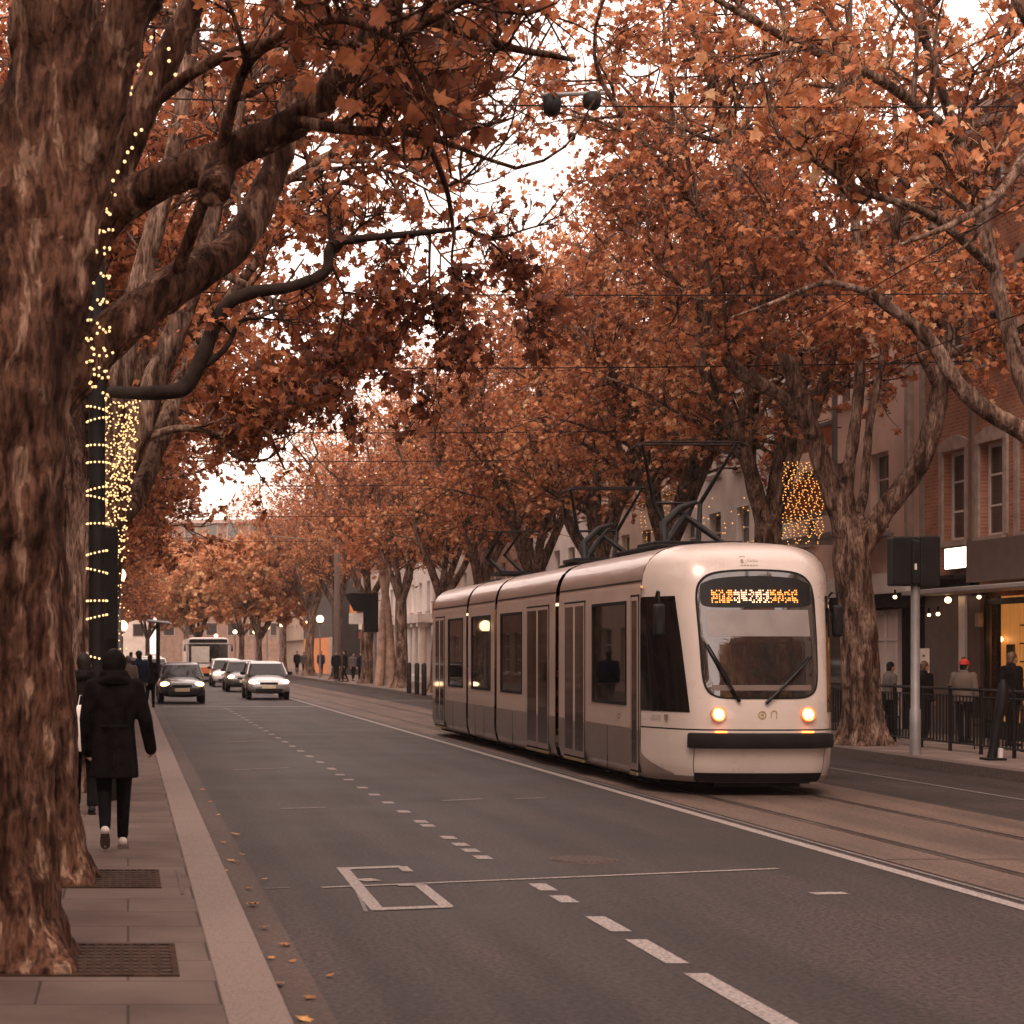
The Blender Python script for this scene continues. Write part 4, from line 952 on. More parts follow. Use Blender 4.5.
# destination display: rows of amber dots, unreadable in the photograph
dm, dp = MB(), MB(); rg = random.Random(4)
gly = {0: '01110100011111110001', 1: '11110100101111010001', 2: '11111001000010000100', 3: '10001110111010110001', 4: '01110100011000101110', 5: '11110100011111010000'}
def dot(mb, x, z):
    p = [nose(xth(x + a), z + b, .016) for a, b in ((-.0055, -.008), (.0055, -.008), (.0055, .008), (-.0055, .008))]; mb.add(p, [(0, 1, 2, 3)])
ci = 0; x = -.45
while x < .38:
    blank = False
    if not blank:
        gl = gly[rg.randrange(6)]
        for rw in range(7):
            for cl in range(4):
                bit = rg.random() < (.8 if rw in (1, 2, 4, 5) else .45)
                if bit: dot(dp if 2 < ci < 8 else dm, x + cl*.016, 2.64 - rw*.025)
    x += .016*4 + .010; ci += 1
panel('display_case', -.565, .565, 2.42, 2.77, M['black'], .0125, rx=.05, ry=.2, parent=ws)
do = dm.build('destination_display', M['display'], tram); dp.build('reflection_dots', M['display_reflection'], do)
for s in (-1, 1):
    # cab side window, black glass running round to the side
    def f(u, v):
        z = 1.08 + 1.50*v; xe = .80 + .0*v; a = H2*.995; b = xth(.70 + .075*v); return (s*(a + (b - a)*u), z, .008)
    nose_patch('cab_side_window', f, 12, 8, M['glass_cab'])
    nose_patch('cab_seam', lambda u, v: (s*(H2*.999 - .01*u), .2 + 2.9*v, .006), 1, 10, M['black'])
    c = np.array(nose(xth(.455*s), 1.06, .0)); t = MB(); t.cyl(c + [0, .06, 0], c + [0, -.035, 0], .095, .085, 24); hl = t.build('headlight', M['steel'], tram, smooth=40)
    t = MB(); t.ell(c + [0, -.03, 0], (.062, .03, .062), 20, 10); t.build('lens', M['lamp_white'], hl, smooth=80)
    t = MB(); t.tube([c + [.084*math.cos(a), -.035, .084*math.sin(a)] for a in np.linspace(0, 2*math.pi, 25)], .014, 6, False); t.build('rim', M['amber_glow'] if 0 else mat('copper_rim_glow', (.5, .25, .12), .3, .8, emit=(1, .16, .02), estr=.5), hl, smooth=60)  # orange halo of the headlight painted as glow on the copper rim
    # small glowing amber strip on the bumper
    c = np.array(nose(xth(.42*s), .835, .06)); t = MB(); t.obox(c, .16, .03, .022); t.build('bumper_strip', M['amber_glow'], tram, bevel=.01)
    # mirror
    base = np.array([TC + s*1.18, 23.5 if s < 0 else 23.85, 2.55]); m0 = MB(); e = np.array([TC - 1.25, 23.12, 2.62] if s < 0 else [TC + 1.29, 23.75, 2.62]); m0.tube([base, (base+e)/2 + [0, 0, .05], e, e + [0, 0, -.15]], .016, 8); mo = m0.build('mirror', M['black'], tram, smooth=60)
    m1 = MB(); m1.obox(e + [0, 0, -.36], .14, .09, .42); m1.build('mirror_housing', M['black'], mo, bevel=.035, smooth=40)
# bumper
mb = MB(); pr = [(-.0, .62), (.075, .63), (.085, .66), (.085, .78), (.075, .81), (-.0, .82)]
rs = []
for i in range(41):
    th = xth(-.70 + 1.40*i/40) ; rs.append([nose(th, z, o) for o, z in pr])
mb.loft(rs, closed=True); mb.build('bumper', M['rubber'], tram, smooth=30)
nose_patch('lower_bumper', lambda u, v: (xth(-.66+1.32*u), .185 + .12*v, .012), 30, 3, M['rubber'])
for s in (-1, 1): nose_patch('apron_seam', lambda u, v: (xth(s*(.66+.006*u)), .3+.34*v, .006), 1, 3, M['black'])
# wipers
def wiper(x0, z0, x1, z1, w0=.018):
    pts = [nose(xth(x0 + (x1-x0)*k/6), z0 + (z1-z0)*k/6, .055 if k not in (0, 6) else .03) for k in range(7)]
    mb = MB(); mb.tube(pts, [w0*1.3, w0, w0, w0*.8, w0*.7, w0*.6, w0*.5], 6); o = mb.build('wiper', M['black'], tram)
    b = [nose(xth(x0 + (x1-x0)*k/6 + .02), z0 + (z1-z0)*k/6, .024) for k in range(2, 7)]; MB().tube(b, .010, 5).build('blade', M['rubber'], o)
wiper(.02, 1.20, .50, 1.80); wiper(-.24, 1.22, -.54, 1.95)
# emblems: small mark on the roof front, round mark and letters under the windscreen, flank marks
em = mat('emblem_grey', (.22, .17, .14), .5); gold = mat('emblem_gold', (.30, .22, .10), .5)
mb = MB()
def fl(mb, x, z, w, h, o=.006): mb.add([nose(xth(x+a), z+b, o) for a, b in ((0, 0), (w, 0), (w, h), (0, h))], [(0, 1, 2, 3)])
fl(mb, -.13, 3.00, .006, .09); fl(mb, -.075, 3.00, .006, .09); fl(mb, -.13, 3.084, .06, .008); fl(mb, -.13, 3.0, .03, .05, .007)
for k in range(4): fl(mb, -.05 + k*.03, 3.02, .006, .035 + .015*(k == 1)); fl(mb, -.05 + k*.03, 3.02, .02, .007)
for k in range(6): fl(mb, -.13 + k*.032, 2.965, .02, .012)
mb.build('roof_emblem', em, tram)
mb = MB(); c = (-.0, 1.05)
def circ(mb, x, z, r, w, o=.007, a0=0, a1=2*math.pi):
    n = 20
    for k in range(n):
        a, b = a0+(a1-a0)*k/n, a0+(a1-a0)*(k+1)/n
        mb.add([nose(xth(x + q*math.cos(t)/HW), z + q*math.sin(t), o) for q, t in ((r, a), (r, b), (r-w, b), (r-w, a))], [(0, 1, 2, 3)])
circ(mb, -.015, 1.05, .052, .014); circ(mb, -.015, 1.05, .02, .02); circ(mb, .105, 1.07, .04, .011, .007, -.6, 2.6*1.3)
fl(mb, .07, 1.01, .009, .07); fl(mb, .125, 1.0, .009, .05); mb.build('front_emblem', gold, tram)
mb = MB()
for k in range(7):
    p = np.array(nose(-(1.36 - k*.03), 1.0, .009)); q2 = np.array(nose(-(1.36 - k*.03 - .02), 1.0, .009))
    mb.add([p - [0,0,.03], q2 - [0,0,.03], q2 + [0,0,.03], p + [0,0,.03]] if k % 2 else [p + [0,0,.012], q2 + [0,0,.012], q2 + [0,0,.03], p + [0,0,.03]], [(0,1,2,3)])
    if k % 2 == 0: mb.add([p - [0,0,.03], q2 - [0,0,.03], q2 - [0,0,.015], p - [0,0,.015]], [(0,1,2,3)])
mb.build('flank_lettering', mat('lettering_grey', (.42, .36, .32), .5), tram)
for s in (-1, 1):
    mb = MB(); pts = [nose(s*(1.07 + a), .99 + b, .009) for a, b in ((-.035, .05), (.035, .05), (.035, 0), (0, -.055), (-.035, 0))]; mb.add(pts, [(0, 1, 2, 3, 4)]); mb.build('shield_emblem', em, tram)
mb = MB(); p = np.array([TC - HW - .006, 24.95, .93])
for dy, dz, w, h in ((0, 0, .015, .07), (.10, 0, .015, .07), (0, 0, .1, .012), (.0, .06, .1, .012), (.15, .03, .05, .012)): mb.box(p[0]-.002, p[0], p[1]+dy, p[1]+dy+w, p[2]+dz, p[2]+dz+h)
mb.build('fleet_mark', em, tram)
c = np.array([TC - HW - .01, 23.98, 2.70]); MB().ell(c + [0, -.12, 0], .03).build('side_marker', mat('marker_lens', (.6, .35, .15), .3, .4), tram, smooth=80)
# side skins with real window openings
OPEN = [(24.02, 24.40, 0), (24.62, 26.45, 1), (26.85, 28.1, 0), (29.15, 30.75, 0), (31.15, 32.95, 1), (33.85, 35.75, 1), (36.65, 38.35, 1), (38.75, 39.9, 0)]
for s in (-1, 1):
    for (a, b) in secs:
        op = [o for o in OPEN if a < o[0] < b]; ys = sorted({a, b} | {o[0] for o in op} | {o[1] for o in op}); zs = [SPL, 1.12, 2.5, 2.55, 2.60, 2.72, SEAM]
        mb = MB(); g0 = [[(TC + s*pw(z), y, z) for z in zs] for y in ys]; n = len(zs)
        for r in g0: mb.v.extend(r)
        for i in range(len(ys)-1):
            o = [k for k in op if abs(k[0]-ys[i]) < 1e-6]
            for j in range(n-1):
                if o and (zs[j] < (2.55 if o[0][2] else 2.60) - 1e-6) and (zs[j] >= (1.12 if o[0][2] else SPL) - 1e-6): continue
                mb.f.append((i*n+j, i*n+j+1, (i+1)*n+j+1, (i+1)*n+j))
        mb.build('side_panel', M['tram_side'], tram)
# interior seen through the glass
MB().box(TC-1.15, TC+1.15, 24.6, 40.2, .32, .40).build('floor', M['interior'], tram)
MB().box(TC-1.15, TC+1.15, 24.6, 40.2, 2.70, 2.74).build('ceiling', M['interior'], tram)
MB().box(TC-1.2, TC+1.2, 24.48, 24.55, .3, 2.9).build('cab_partition', M['black_matt'], tram); MB().box(TC-1.2, TC+1.2, 40.25, 40.3, .3, 2.9).build('rear_partition', M['black_matt'], tram)
for s in (-1, 1): MB().box(TC+s*.55-.05, TC+s*.55+.05, 24.8, 40, 2.66, 2.695).build('ceiling_light', M['ceiling_strip'], tram)
sy = [24.95, 25.75, 31.5, 32.3, 34.2, 35.1, 36.9, 37.8]
for s in (-1, 1):
    for y in sy:
        m = MB(); m.box(TC+s*.70-.42, TC+s*.70+.42, y, y+.45, .78, .88); m.box(TC+s*.70-.42, TC+s*.70+.42, y+.45, y+.53, .80, 1.52); m.build('seat', M['seat_cloth'], tram, bevel=.03)
for y in (26.7, 28.2, 29.0, 30.9, 33.7, 35.9, 36.6, 38.6):
    MB().tube([(TC-.75, y, .4), (TC-.75, y, 2.7)], .022, 8).build('grab_pole', mat('yellow_pole', (.5, .3, .08), .4) if y == 26.7 else bpy.data.materials['yellow_pole'], tram)
# side windows and doors, both sides
def side_box(name, s, y0, y1, z0, z1, t0, t1, m, parent=None, bevel=0):
    mb = MB(); a, b = TC + s*(HW+t0), TC + s*(HW+t1); mb.box(min(a, b), max(a, b), y0, y1, z0, z1); return mb.build(name, m, parent or tram, bevel=bevel)
def win(s, y0, y1, z0=1.12, z1=2.55):
    f = frame(s, 'window', y0, y1, z0, z1, .045, -.03, .010, M['rubber']); side_box('pane', s, y0+.04, y1-.04, z0+.04, z1-.04, -.016, -.010, M['glass_side'], f)
    return f
def frame(s, name, y0, y1, z0, z1, w, t0, t1, m, parent=None):
    a, b = sorted((TC + s*(HW+t0), TC + s*(HW+t1))); mb = MB(); O = [(y0, z0), (y1, z0), (y1, z1), (y0, z1)]; I = [(y0+w, z0+w), (y1-w, z0+w), (y1-w, z1-w), (y0+w, z1-w)]
    for x in (a, b): mb.v.extend([(x, y, z) for y, z in O] + [(x, y, z) for y, z in I])
    for k in range(4):
        q = (k+1) % 4; mb.f += [(k, q, 4+q, 4+k), (8+k, 12+k, 12+q, 8+q), (k, 8+k, 8+q, q), (4+k, 4+q, 12+q, 12+k)]
    return mb.build(name, m, parent or tram)
def door(s, y0, y1, leaves=2):
    f = frame(s, 'door', y0, y1, .24, 2.62, .03, -.03, .010, M['rubber'])
    w = (y1 - y0) / leaves
    for k in range(leaves):
        a, b = y0 + k*w + .02, y0 + (k+1)*w - .02
        side_box('leaf', s, a, b, .27, .80, 0, .014, M['tram_low'], f); 
        frame(s, 'leaf_frame', a, b, .802, 2.59, .055, -.02, .012, M['tram_side'], f)
        side_box('door_glass', s, a+.05, b-.05, .36, 2.54, -.014, .0165, M['glass_door'], f)
    side_box('step', s, y0+.03, y1-.03, .20, .235, 0, .03, mat('brass_step', (.35, .25, .12), .4, .6), f)
for s in (-1, 1):
    door(s, 24.02, 24.40, 1)                     # narrow cab door
    win(s, 24.62, 26.45); door(s, 26.85, 28.1)
    door(s, 29.15, 30.75); win(s, 31.15, 32.95)
    win(s, 33.85, 35.75)
    win(s, 36.65, 38.35); door(s, 38.75, 39.9)
    for (a, b) in secs:
        for k in range(1, 3):
            y = a + (b-a)*k/3 + .13; side_box('panel_joint', s, y-.006, y+.006, .2, .80, 0, .0065, M['black'])
# underside, bogies, wheels
mb = MB(); mb.box(TC-1.0, TC+1.0, 23.95, 40.6, .10, .3); mb.box(TC-.55, TC+.55, 23.1, 23.95, .12, .3); mb.build('underframe', M['black_matt'], tram)
for y in (25.6, 27.3, 34.1, 35.5, 38.0, 39.6):
    for s in (-1, 1):
        w = MB(); w.cyl((TC+s*.66, y, .29), (TC+s*.79, y, .29), .28, n=28); w.cyl((TC+s*.79, y, .29), (TC+s*.83, y, .29), .1, n=12); w.build('wheel', M['rail'], tram, smooth=30)
# roof gear
def roof_box(x0, x1, y0, y1, z0, z1): return MB().box(x0, x1, y0, y1, z0, z1).build('roof_box', M['black_matt'], tram, bevel=.03)
roof_box(TC-.75, TC+.75, 25.0, 27.0, 3.25, 3.35); roof_box(TC-.6, TC+.6, 29.4, 31.2, 3.26, 3.35); roof_box(TC-.5, TC+.5, 34.2, 35.0, 3.27, 3.34); roof_box(TC-.5, TC+.5, 37.0, 38.4, 3.26, 3.36)
def panto(y, ztop, w, full=True):
    zb = 3.38; o = MB(); o.box(TC-.62, TC+.62, y-.45, y+.45, zb-.03, zb+.04); po = o.build('pantograph', M['black'], tram, bevel=.01)
    a = MB(); k = w/2
    for s in (-1, 1):
        a.tube([(TC + s*.16, y+.1, zb), (TC + s*.34, y+.55, zb + (ztop-zb)*.45), (TC + s*k, y-.02, ztop)], [.045, .035, .02], 7)
        a.tube([(TC + s*.42, y-.3, zb), (TC + s*.1, y+.1, zb+.35), (TC - s*.12, y+.3, zb + .55)], [.04, .05, .03], 7)
    a.tube([(TC-.34, y+.55, zb+(ztop-zb)*.45), (TC+.34, y+.55, zb+(ztop-zb)*.45)], .022, 6)
    a.tube([(TC-.42, y-.25, zb), (TC-.40, y-.1, zb+.3), (TC-.1, y+.1, zb+.55), (TC+.2, y+.3, zb+.65)], [.06, .06, .05, .03], 8)
    a.build('arm', M['black'], po, smooth=60)
    c = MB()
    for dy in (-.17, .15): c.tube([(TC-k-.12, y+dy, ztop-.05), (TC-k, y+dy, ztop+.01), (TC+k, y+dy, ztop+.01), (TC+k+.12, y+dy, ztop-.05)], .017, 6)
    for s in (-1, 1): c.tube([(TC+s*k, y-.17, ztop+.01), (TC+s*k, y+.15, ztop+.01)], .015, 6)
    if full: c.tube([(TC-k-.22, y-.6, ztop-.10), (TC-k, y-.17, ztop+.01)], .014, 6)
    c.build('collector', M['wire'], po, smooth=60)
panto(25.9, 4.84, 1.36); panto(30.4, 4.60, 1.2)
# folded trolley arms near the tail
for y, z1 in ((37.6, 4.35),):
    o = MB(); o.box(TC-.4, TC+.4, y-.5, y+.5, 3.45, 3.52); po = o.build('pantograph', M['black'], tram)
    a = MB(); a.tube([(TC-.2, y, 3.5), (TC-.45, y+.6, 3.85), (TC-.3, y-.2, z1)], [.06, .05, .025], 8); a.tube([(TC+.2, y, 3.5), (TC-.1, y+.5, 3.9), (TC+.1, y-.2, z1)], [.05, .04, .02], 8); a.tube([(TC-.6, y-.2, z1), (TC+.5, y-.2, z1)], .02, 6); a.build('arm', M['black'], po, smooth=60)
# ---------------------------------------------------------------- vehicles (front looks down the street at the camera)
def serp(y, w, z0, z1, n=20, e=3.2):
    r = []
    for k in range(n):
        a = 2*math.pi*k/n; c, s = math.cos(a), math.sin(a)
        r.append((w*math.copysign(abs(c)**(2/e), c), y, (z0+z1)/2 + (z1-z0)/2*math.copysign(abs(s)**(2/e), s)))
    return r
def car(label, loc, paint, L=4.1, Wd=1.74, H=1.48, lights=True, rz=0, group='cars on the road ahead', van=False):
    t = thing('car', label, 'car', (0, 0, 0), group=group); w = Wd/2; h = L/2
    st = [(-h, .80, .42, .60), (-h+.03, .90, .30, .70), (-h+.14, .965, .24, .76), (-h+.5, 1, .22, .86), (-h+1.15, 1, .22, .98), (0, 1, .22, 1.0), (h-.8, 1, .22, 1.0), (h-.2, .97, .24, .98), (h-.04, .9, .3, .92), (h, .8, .4, .8)]
    mb = MB(); mb.loft([serp(y, w*f, a, b) for y, f, a, b in st]); mb.build('body', paint, t, smooth=50)
    yb0, yb1, yt0, yt1 = -h+1.0, h-.18, -h+1.75, h-.75
    def fr(z, o=0):
        k = (z - .95)/(H - .95); wd = (w*.93)*(1-k) + (w*.74)*k + o; a = yb0 + (yt0-yb0)*k - o; b = yb1 + (yt1-yb1)*k + o
        return [(-wd, a+.06, z), (-wd*.85, a, z), (wd*.85, a, z), (wd, a+.06, z), (wd, b, z), (-wd, b, z)]
    MB().loft([fr(.93), fr(1.2), fr(H-.07)]).build('glasshouse', M['glass_car'], t)
    rf = MB(); rf.loft([fr(H-.09, .012), fr(H-.05, .014), [(x*.95, y+(.05 if y < 0 else -.05), H-.01) for x, y, z in fr(H)], [(x*.6, y*.7, H+.015) for x, y, z in fr(H)]]); rf.build('roof', paint, t, smooth=60)
    pl = MB()
    for s in (-1, 1):
        a, b = fr(.95, .01), fr(H-.06, .01)
        i = 0 if s < 0 else 3
        pl.tube([a[i], b[i]], .035, 6); j = 5 if s < 0 else 4; pl.tube([a[j], b[j]], .06, 6)
        pl.tube([((a[i][k]+a[j][k])/2) for k in range(3)] and [tuple((a[i][k]*.5+a[j][k]*.5) for k in range(3)), tuple((b[i][k]*.5+b[j][k]*.5) for k in range(3))], .035, 6)
    pl.build('pillars', paint, t)
    g = MB(); g.box(-w*.62, w*.62, -h-.012, -h+.1, .30, .44); g.box(-w*.42, w*.42, -h-.006, -h+.1, .58, .68); g.build('grille', M['black'], t, bevel=.02)
    MB().box(-.26, .26, -h-.03, -h-.013, .44, .56).build('number_plate', M['plate'], t)
    for s in (-1, 1):
        hl = MB(); hl.ell((s*w*.74, -h+.13, .70), (.17, .15, .09), 14, 8); hl.build('headlight', M['lamp_glow'] if lights else M['steel'], t, smooth=80)
        mi = MB(); mi.obox((s*(w+.1), -h+1.45, 1.02), .2, .1, .13); mi.build('mirror', M['black'] if lights else paint, t, bevel=.03)
        for y in (-h+.82, h-.78):
            wh = MB(); wh.tube([(s*(w-.2), y, .32), (s*(w-.17), y, .32), (s*(w-.02), y, .32), (s*(w+.008), y, .32)], [.28, .32, .32, .28], 22); wo = wh.build('wheel', M['rubber'], t, smooth=40)
            MB().cyl((s*(w+.002), y, .32), (s*(w+.016), y, .32), .19, .17, n=16).build('rim', M['steel'], wo, smooth=40)
    ws = MB(); a, b = fr(.97, .004), fr(H-.1, .004); ws.add([a[1], a[2], b[2], b[1]], [(0, 1, 2, 3)]); ws.build('windscreen', M['glass_car'], t)
    t.location = loc; t.rotation_euler.z = rz; ORG[t] = np.array(loc, float)
    return t
pb = mat('black_car_paint', (.02, .02, .022), .2, var=.1, coat=1); psl = mat('silver_car_paint', (.42, .41, .41), .25, .6, var=.05, coat=.8)
pw2 = mat('white_car_paint', (.62, .6, .58), .25, var=.05, coat=.8); pd = mat('grey_car_paint', (.10, .095, .095), .25, .3, var=.05, coat=.8)
car('black small car driving toward the viewer in the left lane', (1.93, 66, 0), pb, L=3.9, Wd=1.66, H=1.46)
car('silver van-like car with bright headlights, nearest of the oncoming queue', (5.45, 71.5, 0), psl, L=4.0, Wd=1.66, H=1.48)
car('dark grey car right behind the silver one in the queue', (5.4, 85, 0), pd, L=4.3, Wd=1.72, H=1.46)
car('white car third in the oncoming queue', (5.3, 97, 0), pw2, L=4.3, Wd=1.72, H=1.5)
car('pale car half hidden behind the black car in the left lane', (1.6, 112, 0), pw2, L=4.4, Wd=1.75, H=1.5, lights=False)
car('white car far away at the left kerb beyond the pedestrians', (.9+.9, 135, 0), pw2, L=4.4, Wd=1.75, H=1.55, lights=False)
# bus
def bus(loc):
    t = thing('bus', 'white bus with an orange lower band standing beyond the queue of cars', 'bus', (0, 0, 0)); w, H = 1.3, 2.75
    MB().loft([serp(y, w*f, .35, H*g, 28, 9) for y, f, g in ((0, .95, .985), (.06, .985, .995), (.2, 1, 1), (9.9, 1, 1), (10, .97, .99))]).build('body', mat('white_bus_paint', (.66, .62, .58), .3, var=.05, coat=.5), t, smooth=40)
    MB().box(-w*.93, w*.93, -.03, .0, 1.15, 2.35).build('windscreen', M['glass_car'], t, bevel=.01)
    MB().box(-w*.80, w*.05, -.045, -.031, 1.2, 2.2).build('blind', mat('pale_blind', (.5, .45, .4), .4), t)
    MB().box(-w*.9, w*.9, -.035, .0, 2.42, 2.64).build('sign', M['black'], t)
    MB().box(-w*.97, w*.97, -.036, .01, .45, .92).build('lower_band', mat('orange_bus_paint', (.55, .16, .05), .35, coat=.5), t, bevel=.02)
    for s in (-1, 1):
        MB().ell((s*1.0, -.04, .68), (.13, .04, .1)).build('headlight', M['lamp_glow'], t, smooth=80)
        MB().tube([(s*1.2, 0, 2.3), (s*1.45, -.2, 2.3), (s*1.45, -.2, 1.9)], [.02, .03, .08], 6).build('mirror', M['black'], t)
        MB().box(min(s*w, s*(w+.01)), max(s*w, s*(w+.01)), .6, 9.5, 1.2, 2.3).build('side_window', M['glass_car'], t)
        for y in (1.8, 7.6):
            MB().cyl((s*(w-.3), y, .45), (s*(w+.005), y, .45), .45, n=22).build('wheel', M['rubber'], t, smooth=40)
    t.location = loc
bus((4.95, 111, 0))

# ---------------------------------------------------------------- people
def limbm(mb, pts, rad, n=12):
    mb.tube(pts, rad, n)
    for p, r in zip(pts, rad): mb.ell(p, r, n, 8)
def hand(mb, w, d, s, up=(0, 0, 1), side=(0, 1, 0), k=1.0):
    """relaxed hand at wrist w pointing along d; side = palm width direction, s = thumb side sign"""
    w = np.array(w, float); d = np.array(d, float); d /= np.linalg.norm(d); sd = np.array(side, float); sd = sd - d*np.dot(sd, d); sd /= np.linalg.norm(sd); nn = np.cross(d, sd)
    limbm(mb, [w, w + d*.045*k, w + d*.085*k], [.024*k, .030*k, .030*k])
    for i, (o, l) in enumerate(((-.030, .062), (-.010, .074), (.010, .080), (.030, .070))):
        b = w + d*.085*k + sd*o*k; p1 = b + (d*.9 + nn*.25*s)*l*.5*k; p2 = p1 + (d*.6 + nn*.75*s)*l*.5*k
        limbm(mb, [b, p1, p2], [.0095*k, .0088*k, .0075*k], 8)
    b = w + d*.03*k + sd*.028*k; p1 = b + (sd*.7 + d*.6)*.04*k; p2 = p1 + (sd*.2 + d*.8 + nn*.3*s)*.034*k
    limbm(mb, [b, p1, p2], [.012*k, .0105*k, .009*k], 8)
def person(label, loc, rz, H=1.75, stride=.0, top='coat', legs='trouser', shoes='black', hair='hair', coatlen=.0, arms=((0, 0), (0, 0)), vox=.03,
           hat=None, bag=None, sit=False, backpack=False, group=None, wide=1.0, bulge=0, lift=0, bighead=False):
    """faces +Y before rotation; H is body height; stride swings the legs; arms = (forward, outward) per side"""
    k = H/1.75; t = thing('person', label, 'person', (0, 0, 0), group=group)
    S = lambda *a: tuple(x*k for x in a)
    hz = .50 if sit else .92
    hips = [S(-.095*wide, 0, hz), S(.095*wide, 0, hz)]; ank = []; knees = []
    for i, s in enumerate((-1, 1)):
        if sit: kn = S(s*.14, .42, .50); an = S(s*.14, .42, .10)
        else:
            f = stride * (1 if s > 0 else -1)
            kn = S(s*.085, f*.42 + .02 + (.06 if f < 0 else 0), .50); an = S(s*.075, f - (.12 if f < 0 else 0)*abs(stride)*2, .09 + (lift if f < 0 else 0))
        knees.append(kn); ank.append(an)
    sh = [S(-.185*wide, 0, hz+.50), S(.185*wide, 0, hz+.50)]
    el, wr = [], []
    for i, s in enumerate((-1, 1)):
        fw, ow = arms[i]
        e = S(s*(.215*wide+.05*ow+.02), fw*.14 - .02, hz+.22); w = S(s*(.225*wide + .12*ow), fw*.36 + .05, hz-.03 + abs(fw)*.12); el.append(e); wr.append(w)
    B = MB()
    B.ell(S(0, 0, hz+.02), S(.155*wide, .11, .13)); B.ell(S(0, .0, hz+.22), S(.14*wide, .10, .20)); B.ell(S(0, -.01, hz+.40), S(.17*wide, .115, .17)); B.ell(S(0, 0, hz+.50), S(.19*wide, .085, .06))
    limbm(B, [S(0, -.01, hz+.50), S(0, .01, hz+.62)], [.062*k, .052*k])
    hc = np.array(S(0, .025, hz+.715)); B.ell(hc, S(.074, .092, .112), 20, 14); B.ell(hc + S(0, .03, -.055), S(.052, .06, .055), 14, 10)
    B.ell(hc + S(0, .100, -.018), S(.012, .018, .026), 8, 6); 
    for s in (-1, 1): B.ell(hc + S(s*.076, -.005, -.01), S(.010, .02, .03), 8, 6)
    for i, s in enumerate((-1, 1)):
        limbm(B, [hips[i], knees[i], ank[i]], [.083*k, .054*k, .036*k]); limbm(B, [ank[i], tuple(np.array(ank[i]) + S(0, .13, -.045))], [.036*k, .03*k])
        limbm(B, [sh[i], el[i], wr[i]], [.05*k, .038*k, .026*k]); d = np.array(wr[i]) - np.array(el[i]); hand(B, wr[i], d, -s, side=(0, 1, 0), k=k)
    v = min(vox, .03); remesh(B, 'body', M['skin'], v if vox > .012 else .0085, t)
    if vox <= .016:
        e = MB()
        for s in (-1, 1): e.ell(hc + S(s*.03, .084, .008), S(.011, .008, .007), 8, 6)
        e.build('eyes', M['black'], t, local=True, smooth=80)
        e = MB(); e.ell(hc + S(0, .088, -.062), S(.022, .006, .005), 8, 6); e.build('mouth', mat('lips', (.3, .1, .08), .5), t, local=True, smooth=80)
    # trousers
    T = MB(); T.ell(S(0, 0, hz+.03), S(.168*wide, .125, .13))
    for i in (0, 1): limbm(T, [hips[i], knees[i], tuple(np.array(ank[i]) + S(0, 0, .02))], [.098*k, .066*k, .050*k])
    remesh(T, 'trousers', M[legs], v, t)
    # coat or jacket
    C = MB(); hem = hz - .05 - coatlen; n = 20; rings = []
    prof = [(hem, .215, .155), ((hem+hz)/2, .205, .150), (hz, .195, .145), (hz+.18, .180, .135), (hz+.34, .200, .145), (hz+.46, .215, .130), (hz+.53, .165, .105), (hz+.575, .085, .08), (hz+.63, .078, .078)]
    for z, a, b in prof:
        sag = .02*math.sin(z*9); rings.append([S(a*wide*math.cos(q)*(1 + (.03*math.sin(5*q+1) if z < hz else 0)), (b + bulge*(z < hz+.3))*math.sin(q) + (-.01), z) for q in np.linspace(0, 2*math.pi, n, endpoint=False)])
    C.loft(rings)
    for i, s in enumerate((-1, 1)):
        w2 = tuple(np.array(el[i]) + (np.array(wr[i]) - np.array(el[i])) * (1.22 if bighead else .95)); limbm(C, [sh[i], el[i], w2], [.082*k, .066*k, .055*k])
    limbm(C, [S(-.15*wide, 0, hz+.50), S(.15*wide, 0, hz+.50)], [.075*k, .075*k])
    remesh(C, 'coat' if coatlen > .1 else 'jacket', M[top], max(v, .012), t, smooth=4)
    if vox <= .016 and coatlen > .1:
        c = MB(); pts = [S(.11*math.cos(a), .095*math.sin(a)-.01, hz+.565 + .02*math.sin(a*3)) for a in np.linspace(0, 2*math.pi, 18)]; c.tube(pts, [.045*k]*18, 10, False)
        pts = [S(.095*math.cos(a), .085*math.sin(a)-.01, hz+.62) for a in np.linspace(0, 2*math.pi, 18)]; c.tube(pts, [.035*k]*18, 10, False)
        remesh(c, 'scarf', M['coat'], .012, t); 
        MB().box(-.004*k, .004*k, -.160*k, -.150*k, hem*k+.01, (hz-.05)*k).build('vent_seam', M['black'], t, local=True)
        MB().box(-.12*k, .12*k, -.157*k, -.145*k, (hz+.165)*k, (hz+.175)*k).build('yoke_seam', M['black'], t, local=True)
    # hair
    if bighead:
        hd = MB(); hd.ell(hc + S(0, -.03, .0), S(.110, .118, .122), 20, 14); hd.ell(hc + S(0, -.03, -.10), S(.115, .11, .07), 18, 12); hd.ell(hc + S(0, -.05, -.17), S(.155, .12, .045), 16, 10); remesh(hd, 'hood', M['coat'], .012, t)
    h = MB(); h.ell(hc + S(0, -.018, .022), S(.084, .095, .108), 18, 12); h.ell(hc + S(0, -.05, -.04), S(.075, .06, .10), 14, 10)
    if hat:
        remesh(h, 'hair', M[hair], .012, t); q = MB(); q.ell(hc + S(0, -.005, .055), S(.093, .108, .085), 18, 12); q.tube([hc + S(.09*math.cos(a), .105*math.sin(a), .03) for a in np.linspace(0, 2*math.pi, 16)], .016*k, 8, False); q.build('hat', M[hat], t, local=True, smooth=80)
    else: remesh(h, 'hair', M[hair], .012, t)
